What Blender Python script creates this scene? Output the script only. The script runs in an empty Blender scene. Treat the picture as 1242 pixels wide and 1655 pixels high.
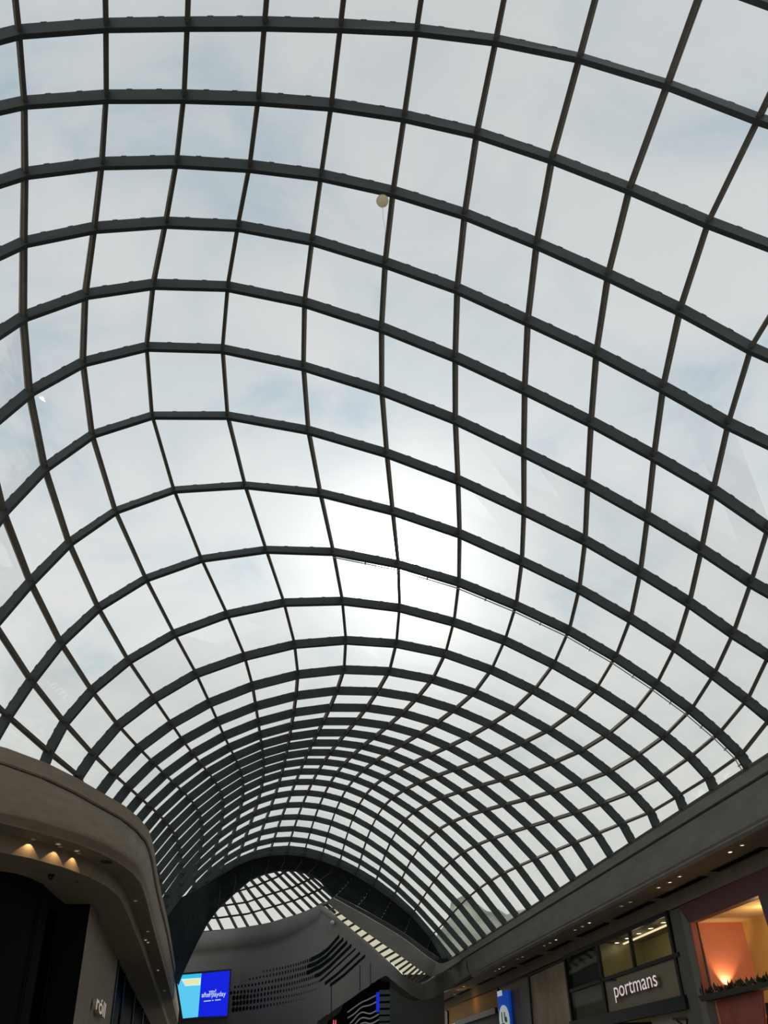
import bpy, bmesh, math, random
from mathutils import Vector, Matrix
# surveyed nodes of the vault: rib -> (station along the hall, "across,height" for each purlin line), metres
NODES = {
-2: "-8.70,5.48,12.90 -7.73,5.31,14.04 -6.61,5.14,15.03 -5.08,4.96,15.43 -3.98,4.79,16.21 -2.62,4.61,16.40 -1.35,4.44,16.45 -0.15,4.26,16.45 1.00,4.09,16.47 2.18,3.92,16.49 3.46,3.74,16.28 4.84,3.57,15.88 6.16,3.39,15.07 7.32,3.22,13.96 8.69,3.04,12.93 10.21,2.87,12.12 11.73,2.70,11.32 13.11,2.52,10.28 14.00,2.35,8.80",
-1: "-8.43,6.92,12.90 -7.57,6.75,14.04 -6.54,6.58,15.03 -5.24,6.40,15.43 -4.09,6.23,16.21 -2.73,6.05,16.40 -1.44,5.88,16.45 -0.20,5.70,16.45 1.01,5.53,16.47 2.24,5.36,16.49 3.52,5.18,16.28 4.87,5.01,15.88 6.17,4.83,15.07 7.34,4.66,13.96 8.73,4.48,12.93 10.25,4.31,12.12 11.77,4.14,11.32 13.12,3.96,10.28 14.00,3.79,8.80",
0: "-8.16,8.36,12.37 -7.40,8.19,13.55 -6.47,8.02,14.61 -5.40,7.84,15.51 -4.20,7.67,16.24 -2.85,7.49,16.50 -1.53,7.32,16.60 -0.25,7.14,16.63 1.02,6.97,16.60 2.29,6.80,16.49 3.59,6.62,16.17 4.91,6.45,15.64 6.18,6.27,14.82 7.36,6.10,13.82 8.77,5.92,12.86 10.29,5.75,12.09 11.80,5.58,11.30 13.14,5.40,10.26 14.00,5.23,8.80",
1: "-7.86,9.40,11.78 -7.22,9.28,13.01 -6.40,9.16,14.13 -5.58,9.04,15.59 -4.33,8.92,16.28 -2.98,8.80,16.61 -1.63,8.69,16.77 -0.30,8.57,16.82 1.03,8.45,16.75 2.36,8.33,16.49 3.66,8.21,16.05 4.95,8.10,15.37 6.20,7.98,14.55 7.38,7.86,13.66 8.82,7.74,12.78 10.34,7.62,12.05 11.83,7.50,11.28 13.15,7.39,10.24 14.00,7.27,8.80",
2: "-7.55,10.55,11.18 -7.03,10.48,12.46 -6.33,10.41,13.66 -5.67,10.34,15.28 -4.52,10.27,16.17 -3.20,10.20,16.67 -1.82,10.13,16.92 -0.41,10.06,16.97 1.00,9.99,16.86 2.43,9.92,16.51 3.83,9.85,15.96 5.18,9.78,15.20 6.46,9.71,14.39 7.68,9.64,13.53 8.79,9.57,12.58 10.18,9.50,11.70 11.68,9.43,11.00 13.08,9.36,10.14 14.00,9.29,8.80",
3: "-7.25,11.87,10.58 -6.84,11.83,11.92 -6.25,11.80,13.18 -5.76,11.76,14.91 -4.75,11.73,16.00 -3.49,11.69,16.64 -2.10,11.66,17.03 -0.61,11.62,17.14 0.97,11.59,16.91 2.54,11.56,16.39 4.06,11.52,15.75 5.50,11.49,14.94 6.85,11.45,14.14 8.10,11.42,13.28 9.25,11.38,12.39 10.55,11.35,11.59 11.91,11.31,10.91 13.18,11.28,10.06 14.00,11.24,8.80",
4: "-6.94,13.29,9.98 -6.65,13.29,11.37 -6.18,13.29,12.70 -5.77,13.29,14.31 -4.93,13.29,15.53 -3.81,13.29,16.40 -2.43,13.29,16.95 -0.80,13.29,17.13 0.96,13.29,16.86 2.74,13.29,16.28 4.42,13.29,15.54 5.96,13.29,14.72 7.39,13.29,13.90 8.69,13.29,13.05 9.86,13.29,12.21 10.86,13.29,11.29 12.00,13.29,10.54 13.18,13.29,9.86 14.00,13.29,8.80",
5: "-6.63,15.13,9.38 -6.46,15.13,10.82 -6.10,15.13,12.22 -5.74,15.13,13.87 -5.02,15.13,15.08 -4.03,15.13,16.13 -2.67,15.13,16.82 -0.89,15.13,16.98 1.10,15.13,16.64 3.04,15.13,16.05 4.84,15.13,15.30 6.47,15.13,14.43 7.95,15.13,13.60 9.28,15.13,12.73 10.43,15.13,11.90 11.43,15.13,11.07 12.39,15.13,10.42 13.35,15.13,9.75 14.00,15.13,8.80",
6: "-6.32,17.12,8.78 -6.27,17.12,10.27 -6.02,17.12,11.73 -5.55,17.12,13.14 -4.88,17.12,14.47 -3.96,17.12,15.60 -2.60,17.12,16.37 -0.71,17.12,16.57 1.41,17.12,16.29 3.49,17.12,15.71 5.36,17.12,14.99 7.05,17.12,14.13 8.58,17.12,13.31 9.90,17.12,12.44 11.03,17.12,11.62 11.98,17.12,10.80 12.75,17.12,10.22 13.50,17.12,9.61 14.00,17.12,8.80",
7: "-6.62,19.11,8.83 -6.23,19.11,10.07 -5.74,19.11,11.28 -5.15,19.11,12.45 -4.44,19.11,13.64 -3.45,19.11,14.70 -2.03,19.11,15.50 -0.15,19.11,15.82 1.94,19.11,15.73 3.98,19.11,15.27 5.86,19.11,14.64 7.57,19.11,13.84 9.11,19.11,13.04 10.43,19.11,12.19 11.54,19.11,11.38 12.44,19.11,10.61 13.19,19.11,9.92 13.67,19.11,9.42 14.00,19.11,8.80",
8: "-5.84,21.10,8.75 -5.51,21.10,9.80 -5.13,21.10,10.74 -4.60,21.10,11.81 -3.82,21.10,12.88 -2.69,21.10,13.85 -1.24,21.10,14.58 0.57,21.10,15.01 2.54,21.10,15.07 4.48,21.10,14.76 6.29,21.10,14.25 7.97,21.10,13.55 9.49,21.10,12.80 10.77,21.10,11.99 11.85,21.10,11.18 12.73,21.10,10.44 13.39,21.10,9.76 13.87,21.10,9.16 14.00,21.10,8.80",
9: "-4.98,23.09,8.53 -4.80,23.09,9.61 -4.54,23.09,10.42 -3.97,23.09,11.35 -3.11,23.09,12.29 -1.92,23.09,13.19 -0.44,23.09,13.90 1.25,23.09,14.39 3.06,23.09,14.54 4.87,23.09,14.39 6.59,23.09,13.97 8.19,23.09,13.40 9.68,23.09,12.64 10.94,23.09,11.87 12.00,23.09,11.12 12.86,23.09,10.41 13.51,23.09,9.77 13.94,23.09,9.18 14.00,23.09,8.80",
10: "-4.59,25.08,8.55 -4.28,25.08,9.61 -3.98,25.08,10.24 -3.40,25.08,11.12 -2.47,25.08,11.99 -1.29,25.08,12.84 0.17,25.08,13.48 1.75,25.08,13.97 3.43,25.08,14.19 5.12,25.08,14.14 6.77,25.08,13.84 8.30,25.08,13.31 9.69,25.08,12.63 10.94,25.08,11.90 11.98,25.08,11.17 12.84,25.08,10.48 13.48,25.08,9.79 13.93,25.08,9.22 14.00,25.08,8.80",
11: "-4.55,27.07,8.33 -4.15,27.07,9.36 -3.60,27.07,10.31 -2.94,27.07,11.14 -2.02,27.07,11.95 -0.87,27.07,12.71 0.51,27.07,13.35 2.03,27.07,13.82 3.63,27.07,14.06 5.23,27.07,14.05 6.77,27.07,13.80 8.24,27.07,13.34 9.58,27.07,12.73 10.79,27.07,12.04 11.83,27.07,11.32 12.70,27.07,10.60 13.39,27.07,9.92 13.90,27.07,9.27 14.00,27.07,8.80",
12: "-4.37,29.06,8.59 -3.93,29.06,9.60 -3.34,29.06,10.53 -2.64,29.06,11.35 -1.73,29.06,12.13 -0.60,29.06,12.85 0.70,29.06,13.45 2.13,29.06,13.89 3.63,29.06,14.13 5.14,29.06,14.14 6.63,29.06,13.93 8.04,29.06,13.52 9.34,29.06,12.96 10.51,29.06,12.29 11.55,29.06,11.57 12.44,29.06,10.85 13.17,29.06,10.13 13.75,29.06,9.43 14.00,29.06,8.80",
13: "-4.26,31.05,8.86 -3.75,31.05,9.86 -3.12,31.05,10.77 -2.37,31.05,11.60 -1.45,31.05,12.37 -0.37,31.05,13.06 0.87,31.05,13.63 2.20,31.05,14.04 3.60,31.05,14.28 5.04,31.05,14.31 6.46,31.05,14.13 7.80,31.05,13.75 9.05,31.05,13.22 10.19,31.05,12.58 11.22,31.05,11.87 12.14,31.05,11.13 12.93,31.05,10.36 13.60,31.05,9.59 14.00,31.05,8.80",
14: "-4.18,33.04,9.08 -3.62,33.04,10.10 -2.93,33.04,11.04 -2.13,33.04,11.90 -1.20,33.04,12.67 -0.15,33.04,13.34 1.02,33.04,13.88 2.26,33.04,14.27 3.57,33.04,14.50 4.91,33.04,14.53 6.25,33.04,14.37 7.52,33.04,14.03 8.72,33.04,13.53 9.84,33.04,12.91 10.86,33.04,12.21 11.81,33.04,11.44 12.68,33.04,10.62 13.47,33.04,9.75 14.00,33.04,8.80",
15: "-4.10,35.03,9.25 -3.48,35.03,10.32 -2.75,35.03,11.32 -1.90,35.03,12.21 -0.97,35.03,13.00 0.06,35.03,13.65 1.16,35.03,14.18 2.33,35.03,14.55 3.53,35.03,14.76 4.77,35.03,14.79 6.02,35.03,14.64 7.22,35.03,14.32 8.37,35.03,13.85 9.46,35.03,13.26 10.50,35.03,12.57 11.48,35.03,11.78 12.43,35.03,10.89 13.33,35.03,9.91 14.00,35.03,8.80",
16: "-4.02,37.02,9.41 -3.36,37.02,10.53 -2.59,37.02,11.58 -1.70,37.02,12.53 -0.75,37.02,13.33 0.25,37.02,13.99 1.30,37.02,14.49 2.39,37.02,14.84 3.50,37.02,15.03 4.64,37.02,15.05 5.78,37.02,14.92 6.92,37.02,14.63 8.02,37.02,14.18 9.09,37.02,13.61 10.13,37.02,12.92 11.17,37.02,12.11 12.19,37.02,11.16 13.17,37.02,10.06 14.00,37.02,8.80",
17: "-3.96,39.01,9.53 -3.27,39.01,10.71 -2.45,39.01,11.81 -1.52,39.01,12.81 -0.56,39.01,13.64 0.42,39.01,14.30 1.43,39.01,14.79 2.45,39.01,15.12 3.48,39.01,15.29 4.53,39.01,15.31 5.59,39.01,15.19 6.65,39.01,14.91 7.69,39.01,14.49 8.73,39.01,13.94 9.79,39.01,13.25 10.87,39.01,12.42 11.97,39.01,11.40 13.03,39.01,10.20 14.00,39.01,8.80",
18: "-3.90,41.00,9.63 -3.18,41.00,10.86 -2.34,41.00,12.00 -1.38,41.00,13.05 -0.41,41.00,13.90 0.55,41.00,14.56 1.52,41.00,15.04 2.49,41.00,15.36 3.46,41.00,15.52 4.44,41.00,15.53 5.42,41.00,15.42 6.40,41.00,15.16 7.40,41.00,14.76 8.42,41.00,14.21 9.49,41.00,13.52 10.61,41.00,12.66 11.76,41.00,11.60 12.91,41.00,10.32 14.00,41.00,8.80",
19: "-3.84,42.99,9.69 -3.12,42.99,10.95 -2.26,42.99,12.12 -1.30,42.99,13.20 -0.33,42.99,14.08 0.63,42.99,14.75 1.57,42.99,15.23 2.50,42.99,15.54 3.43,42.99,15.69 4.35,42.99,15.70 5.28,42.99,15.60 6.22,42.99,15.35 7.18,42.99,14.97 8.18,42.99,14.42 9.26,42.99,13.72 10.40,42.99,12.83 11.59,42.99,11.73 12.81,42.99,10.39 14.00,42.99,8.80",
20: "-3.79,44.98,9.69 -3.08,44.98,10.97 -2.24,44.98,12.16 -1.27,44.98,13.27 -0.31,44.98,14.16 0.64,44.98,14.85 1.57,44.98,15.33 2.48,44.98,15.64 3.37,44.98,15.78 4.26,44.98,15.80 5.17,44.98,15.70 6.09,44.98,15.47 7.04,44.98,15.09 8.04,44.98,14.55 9.12,44.98,13.83 10.27,44.98,12.92 11.48,44.98,11.78 12.76,44.98,10.43 14.00,44.98,8.80",
21: "-3.75,46.97,9.59 -3.08,46.97,10.89 -2.26,46.97,12.11 -1.32,46.97,13.23 -0.36,46.97,14.14 0.58,46.97,14.83 1.51,46.97,15.33 2.40,46.97,15.64 3.29,46.97,15.79 4.17,46.97,15.82 5.08,46.97,15.72 6.01,46.97,15.49 6.97,46.97,15.12 7.98,46.97,14.57 9.06,46.97,13.84 10.22,46.97,12.92 11.44,46.97,11.78 12.74,46.97,10.43 14.00,46.97,8.80",
22: "-3.49,48.96,9.86 -2.93,48.96,11.03 -2.24,48.96,12.12 -1.41,48.96,13.12 -0.48,48.96,14.02 0.46,48.96,14.72 1.38,48.96,15.23 2.28,48.96,15.56 3.17,48.96,15.72 4.07,48.96,15.75 5.01,48.96,15.66 5.96,48.96,15.43 6.94,48.96,15.05 7.97,48.96,14.49 9.06,48.96,13.76 10.22,48.96,12.83 11.45,48.96,11.71 12.75,48.96,10.38 14.00,48.96,8.80",
23: "-3.61,50.95,9.80 -3.05,50.95,10.93 -2.35,50.95,11.99 -1.55,50.95,12.96 -0.63,50.95,13.83 0.29,50.95,14.53 1.21,50.95,15.06 2.12,50.95,15.41 3.04,50.95,15.59 3.98,50.95,15.62 4.95,50.95,15.53 5.94,50.95,15.29 6.95,50.95,14.90 8.00,50.95,14.34 9.11,50.95,13.61 10.26,50.95,12.69 11.48,50.95,11.59 12.76,50.95,10.29 14.00,50.95,8.80",
24: "-3.75,52.94,9.67 -3.18,52.94,10.77 -2.50,52.94,11.80 -1.71,52.94,12.76 -0.81,52.94,13.62 0.09,52.94,14.31 1.02,52.94,14.86 1.96,52.94,15.23 2.92,52.94,15.43 3.91,52.94,15.48 4.92,52.94,15.37 5.94,52.94,15.12 6.99,52.94,14.72 8.07,52.94,14.17 9.19,52.94,13.45 10.34,52.94,12.56 11.53,52.94,11.47 12.77,52.94,10.19 14.00,52.94,8.80",
25: "-3.32,54.93,9.43 -2.96,54.93,10.54 -2.44,54.93,11.58 -1.79,54.93,12.54 -1.00,54.93,13.40 -0.09,54.93,14.13 0.85,54.93,14.69 1.83,54.93,15.08 2.83,54.93,15.31 3.86,54.93,15.36 4.91,54.93,15.25 5.98,54.93,14.98 7.07,54.93,14.57 8.18,54.93,14.03 9.30,54.93,13.34 10.45,54.93,12.47 11.62,54.93,11.40 12.81,54.93,10.13 14.00,54.93,8.80",
26: "-3.53,56.92,9.71 -3.12,56.92,10.73 -2.57,56.92,11.69 -1.90,56.92,12.57 -1.13,56.92,13.35 -0.25,56.92,14.02 0.70,56.92,14.57 1.72,56.92,14.99 2.77,56.92,15.24 3.85,56.92,15.31 4.94,56.92,15.20 6.05,56.92,14.92 7.18,56.92,14.50 8.32,56.92,13.95 9.47,56.92,13.29 10.62,56.92,12.46 11.78,56.92,11.43 12.91,56.92,10.16 14.00,56.92,8.80",
27: "-3.62,58.02,9.77 -3.20,58.02,10.79 -2.66,58.02,11.75 -1.99,58.02,12.63 -1.21,58.02,13.41 -0.34,58.02,14.08 0.61,58.02,14.63 1.63,58.02,15.05 2.74,58.02,15.27 3.86,58.02,15.32 4.98,58.02,15.22 6.10,58.02,14.95 7.24,58.02,14.54 8.38,58.02,14.00 9.54,58.02,13.33 10.73,58.02,12.52 11.95,58.02,11.56 13.08,58.02,10.30 14.00,58.02,8.80",
}
U = 20.0          # metres per modelling unit of the survey
EYE = 1.6         # height of the eye above the mall floor
F = 1370.0; CX, CY = 621.0, 827.5
C = bpy.context.scene.collection
random.seed(4)

# ---------------------------------------------------------------- survey frame
def _n(v):
    v = Vector(v); return v.normalized()
_dY = _n((340 - CX, 1800 - CY, F))
_z = Vector((534 - CX, -1245 - CY, F)); _dZ = (_z - _dY * _z.dot(_dY)).normalized()
_dX = _dY.cross(_dZ)
ROT = Matrix((_dX, _dY, _dZ))           # camera axes -> mall axes (X across, Y along, Z up)
def at(x, y, X=None, Y=None, Z=None, m=True):
    v = ROT @ Vector((x - CX, y - CY, F))
    t = X / v[0] if X is not None else (Y / v[1] if Y is not None else Z / v[2])
    v = v * t
    return W(*v) if m else v
def W(X, Y, Z):
    return Vector((X * U, Y * U, Z * U + EYE))

# ---------------------------------------------------------------- helpers
def obj(name, bm, mats, parent=None, smooth=False):
    me = bpy.data.meshes.new(name)
    bmesh.ops.recalc_face_normals(bm, faces=bm.faces[:])
    bm.to_mesh(me); bm.free()
    for m in (mats if isinstance(mats, (list, tuple)) else [mats]): me.materials.append(m)
    if smooth:
        for p in me.polygons: p.use_smooth = True
    o = bpy.data.objects.new(name, me); C.objects.link(o)
    if parent is not None: o.parent = parent
    return o
def tag(o, label, cat, group=None, kind=None):
    o['label'] = label; o['category'] = cat
    if group: o['group'] = group
    if kind: o['kind'] = kind
    return o
def struct(o, label=None):
    o['kind'] = 'structure'
    if label: o['label'] = label
    return o
def thing(name, label, cat, loc=(0, 0, 0), group=None):
    o = bpy.data.objects.new(name, None); C.objects.link(o)
    o.empty_display_size = 0.2; o.location = loc
    return tag(o, label, cat, group)
def part(name, bm, mats, parent, smooth=False, label=None):
    """part given in world coordinates, parented to a thing placed by location only"""
    off = parent.location.copy()
    if parent.parent is not None: off = off + parent.parent.location
    for v in bm.verts: v.co -= off
    o = obj(name, bm, mats, parent, smooth)
    if label: o['label'] = label
    return o

def prism_bar(bm, a, b, up, w, d, mi=0):
    """rectangular bar from a to b; w across, d along up (centred)"""
    a, b, up = Vector(a), Vector(b), Vector(up)
    t = (b - a).normalized(); s = t.cross(up).normalized(); u = s.cross(t).normalized()
    r = []
    for p in (a, b):
        r.append([bm.verts.new(p + s * sx * w / 2 + u * su * d / 2) for sx, su in ((-1, -1), (1, -1), (1, 1), (-1, 1))])
    fs = [bm.faces.new((r[0][i], r[0][(i + 1) % 4], r[1][(i + 1) % 4], r[1][i])) for i in range(4)]
    fs += [bm.faces.new(r[0][::-1]), bm.faces.new(r[1])]
    for f in fs: f.material_index = mi
def sweep_bar(bm, pts, ups, w, d, mi=0):
    """mitred rectangular bar along a polyline with an up vector per point"""
    n = len(pts); rings = []
    for i in range(n):
        t = (pts[min(i + 1, n - 1)] - pts[max(i - 1, 0)]).normalized()
        s = t.cross(ups[i]).normalized(); u = s.cross(t).normalized()
        rings.append([bm.verts.new(pts[i] + s * sx * w / 2 + u * su * (d[i] if isinstance(d, list) else d) / 2) for sx, su in ((-1, -1), (1, -1), (1, 1), (-1, 1))])
    for a, b in zip(rings, rings[1:]):
        for i in range(4):
            f = bm.faces.new((a[i], a[(i + 1) % 4], b[(i + 1) % 4], b[i])); f.material_index = mi
    bm.faces.new(rings[0][::-1]); bm.faces.new(rings[-1])
def box(bm, lo, hi, mi=0):
    lo, hi = Vector(lo), Vector(hi)
    v = [bm.verts.new((lo.x if i & 1 == 0 else hi.x, lo.y if i & 2 == 0 else hi.y, lo.z if i & 4 == 0 else hi.z)) for i in range(8)]
    for f in ((0, 1, 3, 2), (4, 6, 7, 5), (0, 4, 5, 1), (2, 3, 7, 6), (0, 2, 6, 4), (1, 5, 7, 3)):
        bm.faces.new([v[i] for i in f]).material_index = mi
def slab(bm, pts, thick, mi=0):
    """solid plate: polygon pts pushed by vector thick"""
    thick = Vector(thick); n = len(pts)
    a = [bm.verts.new(Vector(p)) for p in pts]; b = [bm.verts.new(Vector(p) + thick) for p in pts]
    fs = [bm.faces.new(a), bm.faces.new(b[::-1])] + [bm.faces.new((a[i], a[(i + 1) % n], b[(i + 1) % n], b[i])) for i in range(n)]
    for f in fs: f.material_index = mi
def tube(bm, pts, r, n=8, mi=0):
    rings = []; N = len(pts)
    for i, p in enumerate(pts):
        t = (Vector(pts[min(i + 1, N - 1)]) - Vector(pts[max(i - 1, 0)])).normalized()
        s = t.orthogonal().normalized() if i == 0 else (s - t * s.dot(t)).normalized()
        u = t.cross(s)
        rings.append([bm.verts.new(Vector(p) + (s * math.cos(k * 2 * math.pi / n) + u * math.sin(k * 2 * math.pi / n)) * r) for k in range(n)])
    for a, b in zip(rings, rings[1:]):
        for k in range(n):
            bm.faces.new((a[k], a[(k + 1) % n], b[(k + 1) % n], b[k])).material_index = mi
    bm.faces.new(rings[0][::-1]).material_index = mi; bm.faces.new(rings[-1]).material_index = mi
def disc(bm, c, nrm, r, h, n=16, mi=0):
    c, nrm = Vector(c), Vector(nrm).normalized()
    s = nrm.orthogonal().normalized(); u = nrm.cross(s)
    lo = [bm.verts.new(c + (s * math.cos(k * 2 * math.pi / n) + u * math.sin(k * 2 * math.pi / n)) * r) for k in range(n)]
    hi = [bm.verts.new(v.co + nrm * h) for v in lo]
    fs = [bm.faces.new(lo[::-1]), bm.faces.new(hi)] + [bm.faces.new((lo[k], lo[(k + 1) % n], hi[(k + 1) % n], hi[k])) for k in range(n)]
    for f in fs: f.material_index = mi
def ring(bm, c, nrm, r0, r1, h, n=20, mi=0):
    c, nrm = Vector(c), Vector(nrm).normalized()
    s = nrm.orthogonal().normalized(); u = nrm.cross(s)
    def loop(r, z): return [bm.verts.new(c + nrm * z + (s * math.cos(k * 2 * math.pi / n) + u * math.sin(k * 2 * math.pi / n)) * r) for k in range(n)]
    L = [loop(r0, 0), loop(r1, 0), loop(r1, h), loop(r0, h)]
    for a, b in zip(L, L[1:] + L[:1]):
        for k in range(n): bm.faces.new((a[k], a[(k + 1) % n], b[(k + 1) % n], b[k])).material_index = mi
def loft(bm, curves, mi=0, mids=None):
    rows = [[bm.verts.new(Vector(p)) for p in c] for c in curves]
    for j, (a, b) in enumerate(zip(rows, rows[1:])):
        for i in range(len(a) - 1):
            f = bm.faces.new((a[i], a[i + 1], b[i + 1], b[i])); f.material_index = (mids[j] if mids else mi)
def resample(pts, n):
    """Catmull-Rom through pts, n samples even in arc length"""
    P = [Vector(p) for p in pts]; P = [P[0] * 2 - P[1]] + P + [P[-1] * 2 - P[-2]]
    dense = []
    for i in range(1, len(P) - 2):
        p0, p1, p2, p3 = P[i - 1:i + 3]
        t = [0.0]
        for a, b in ((p0, p1), (p1, p2), (p2, p3)): t.append(t[-1] + max((b - a).length, 1e-6) ** 0.5)
        for k in range(24):
            x = t[1] + (t[2] - t[1]) * k / 24
            A1 = p0 * ((t[1] - x) / (t[1] - t[0])) + p1 * ((x - t[0]) / (t[1] - t[0]))
            A2 = p1 * ((t[2] - x) / (t[2] - t[1])) + p2 * ((x - t[1]) / (t[2] - t[1]))
            A3 = p2 * ((t[3] - x) / (t[3] - t[2])) + p3 * ((x - t[2]) / (t[3] - t[2]))
            B1 = A1 * ((t[2] - x) / (t[2] - t[0])) + A2 * ((x - t[0]) / (t[2] - t[0]))
            B2 = A2 * ((t[3] - x) / (t[3] - t[1])) + A3 * ((x - t[1]) / (t[3] - t[1]))
            dense.append(B1 * ((t[2] - x) / (t[2] - t[1])) + B2 * ((x - t[1]) / (t[2] - t[1])))
    dense.append(P[-2])
    L = [0.0]
    for a, b in zip(dense, dense[1:]): L.append(L[-1] + (b - a).length)
    out = []; j = 0
    for k in range(n):
        s = L[-1] * k / (n - 1)
        while j < len(L) - 2 and L[j + 1] < s: j += 1
        w = (s - L[j]) / max(L[j + 1] - L[j], 1e-9)
        out.append(dense[j].lerp(dense[j + 1], min(max(w, 0), 1)))
    return out
def text_mesh(body, size, depth, bevel=0.0, offset=0.0):
    cu = bpy.data.curves.new('lettering', 'FONT'); cu.body = body; cu.size = size; cu.extrude = depth / 2; cu.offset = offset
    cu.bevel_depth = bevel
    o = bpy.data.objects.new('lettering', cu); C.objects.link(o)
    bpy.context.view_layer.update()
    me = bpy.data.meshes.new_from_object(o.evaluated_get(bpy.context.evaluated_depsgraph_get()))
    bpy.data.objects.remove(o); bpy.data.curves.remove(cu)
    return me
def text_parts(body, origin, ux, uy, width, depth, mats, parent, name='letter', offset=0.0, whole=False, height=None):
    """lettering laid on a surface: origin = baseline start, ux reading direction, uy up"""
    ux, uy = Vector(ux).normalized(), Vector(uy).normalized(); nz = ux.cross(uy)
    full = text_mesh(body, 1.0, 0.0); xs = [v.co.x for v in full.vertices]; ys = [v.co.y for v in full.vertices]
    x0 = min(xs); k = width / (max(xs) - x0); ky = k if height is None else height / (max(ys) - min(ys)); bpy.data.meshes.remove(full)
    res = []
    adv = 0.0
    items = [body] if whole else list(body)
    for i, ch in enumerate(items):
        if ch == ' ': continue
        me = text_mesh(ch, 1.0, depth / k, 0.0, offset)
        if not whole:   # advance measured from the prefix
            pre = text_mesh(body[:i] + ch, 1.0, 0.0); mx = max(v.co.x for v in pre.vertices); bpy.data.meshes.remove(pre)
            shift = mx - max(v.co.x for v in me.vertices)
        else: shift = 0.0
        bm = bmesh.new(); bm.from_mesh(me); bpy.data.meshes.remove(me)
        for v in bm.verts:
            x, y, z = (v.co.x + shift - x0) * k, v.co.y * ky, v.co.z * k
            v.co = Vector(origin) + ux * x + uy * y + nz * (z + depth / 2)
        if len(mats) > 1:
            bm.normal_update()
            for f in bm.faces: f.material_index = 0 if f.normal.dot(nz) > 0.6 else 1
        res.append(part(name, bm, mats, parent))
    return res

# ---------------------------------------------------------------- materials
def mat(name, col, rough=0.6, metal=0.0, spec=0.4, noise=None, bump=0.0, emit=None, estr=1.0):
    m = bpy.data.materials.new(name); m.use_nodes = True
    nt = m.node_tree; b = nt.nodes['Principled BSDF']
    b.inputs['Base Color'].default_value = (*col, 1); b.inputs['Roughness'].default_value = rough
    b.inputs['Metallic'].default_value = metal; b.inputs['Specular IOR Level'].default_value = spec
    if emit:
        b.inputs['Emission Color'].default_value = (*emit, 1); b.inputs['Emission Strength'].default_value = estr
    if noise:
        sc, amt, stretch = noise
        tc = nt.nodes.new('ShaderNodeTexCoord'); mp = nt.nodes.new('ShaderNodeMapping'); mp.inputs['Scale'].default_value = stretch
        nz = nt.nodes.new('ShaderNodeTexNoise'); nz.inputs['Scale'].default_value = sc; nz.inputs['Detail'].default_value = 6
        rp = nt.nodes.new('ShaderNodeValToRGB')
        rp.color_ramp.elements[0].position = 0.3; rp.color_ramp.elements[1].position = 0.7
        rp.color_ramp.elements[0].color = (*[c * (1 - amt) for c in col], 1); rp.color_ramp.elements[1].color = (*[min(c * (1 + amt), 1) for c in col], 1)
        nt.links.new(tc.outputs['Object'], mp.inputs['Vector']); nt.links.new(mp.outputs['Vector'], nz.inputs['Vector'])
        nt.links.new(nz.outputs['Fac'], rp.inputs['Fac']); nt.links.new(rp.outputs['Color'], b.inputs['Base Color'])
        if bump:
            bp = nt.nodes.new('ShaderNodeBump'); bp.inputs['Strength'].default_value = bump; bp.inputs['Distance'].default_value = 0.03
            nt.links.new(nz.outputs['Fac'], bp.inputs['Height']); nt.links.new(bp.outputs['Normal'], b.inputs['Normal'])
    return m
def glass(name, tint, gloss=0.05, rough=0.02, ior=1.45):
    m = bpy.data.materials.new(name); m.use_nodes = True; nt = m.node_tree
    for n in list(nt.nodes): nt.nodes.remove(n)
    o = nt.nodes.new('ShaderNodeOutputMaterial'); mx = nt.nodes.new('ShaderNodeMixShader')
    t = nt.nodes.new('ShaderNodeBsdfTransparent'); t.inputs['Color'].default_value = (*tint, 1)
    g = nt.nodes.new('ShaderNodeBsdfGlossy'); g.inputs['Roughness'].default_value = rough
    fr = nt.nodes.new('ShaderNodeLayerWeight'); fr.inputs['Blend'].default_value = 0.25
    mu = nt.nodes.new('ShaderNodeMath'); mu.operation = 'MULTIPLY_ADD'; mu.inputs[1].default_value = gloss; mu.inputs[2].default_value = gloss * 0.2
    nt.links.new(fr.outputs['Fresnel'], mu.inputs[0]); nt.links.new(mu.outputs[0], mx.inputs['Fac'])
    nt.links.new(t.outputs[0], mx.inputs[1]); nt.links.new(g.outputs[0], mx.inputs[2]); nt.links.new(mx.outputs[0], o.inputs['Surface'])
    return m
M = {}
M['steel'] = mat('painted_steel', (0.030, 0.040, 0.040), 0.5, 0.0, 0.35, noise=(3, .15, (1, 1, 1)))
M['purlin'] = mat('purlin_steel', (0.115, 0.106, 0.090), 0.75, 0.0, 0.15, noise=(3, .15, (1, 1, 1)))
M['upper_bar'] = mat('pale_upper_bar', (.36, .33, .27), 0.7, 0, .15)
M['ring'] = mat('dark_portal_cladding', (0.026, 0.036, 0.036), 0.85, 0, .12, noise=(2, .25, (1, 1, 1)))
M['seam'] = mat('metal_seam', (0.28, 0.28, 0.26), 0.35, 0.6)
M['roofglass'] = glass('roof_glass', (0.93, 0.945, 0.94), .16)
M['shopglass'] = glass('shop_glass', (0.86, 0.88, 0.84), 0.02)
M['darkglass'] = glass('dark_shop_glass', (0.10, 0.13, 0.14), 0.04, 0.15)
M['concrete'] = mat('plastered_concrete', (0.215, 0.205, 0.185), 0.8, 0, .2, noise=(0.9, .10, (1, 1, 4)), bump=.15)
M['concrete_l'] = mat('rendered_bulkhead', (0.24, 0.20, 0.155), 0.8, 0, .2, noise=(1.6, .10, (1, 1, 5)), bump=.25)
M['soffit'] = mat('soffit_plaster', (0.20, 0.165, 0.12), 0.85, 0, .2, noise=(1.5, .08, (1, 1, 1)))
M['endwall'] = mat('end_wall_plaster', (0.205, 0.203, 0.19), 0.8, 0, .2, noise=(.6, .06, (1, 1, 1)))
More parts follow.
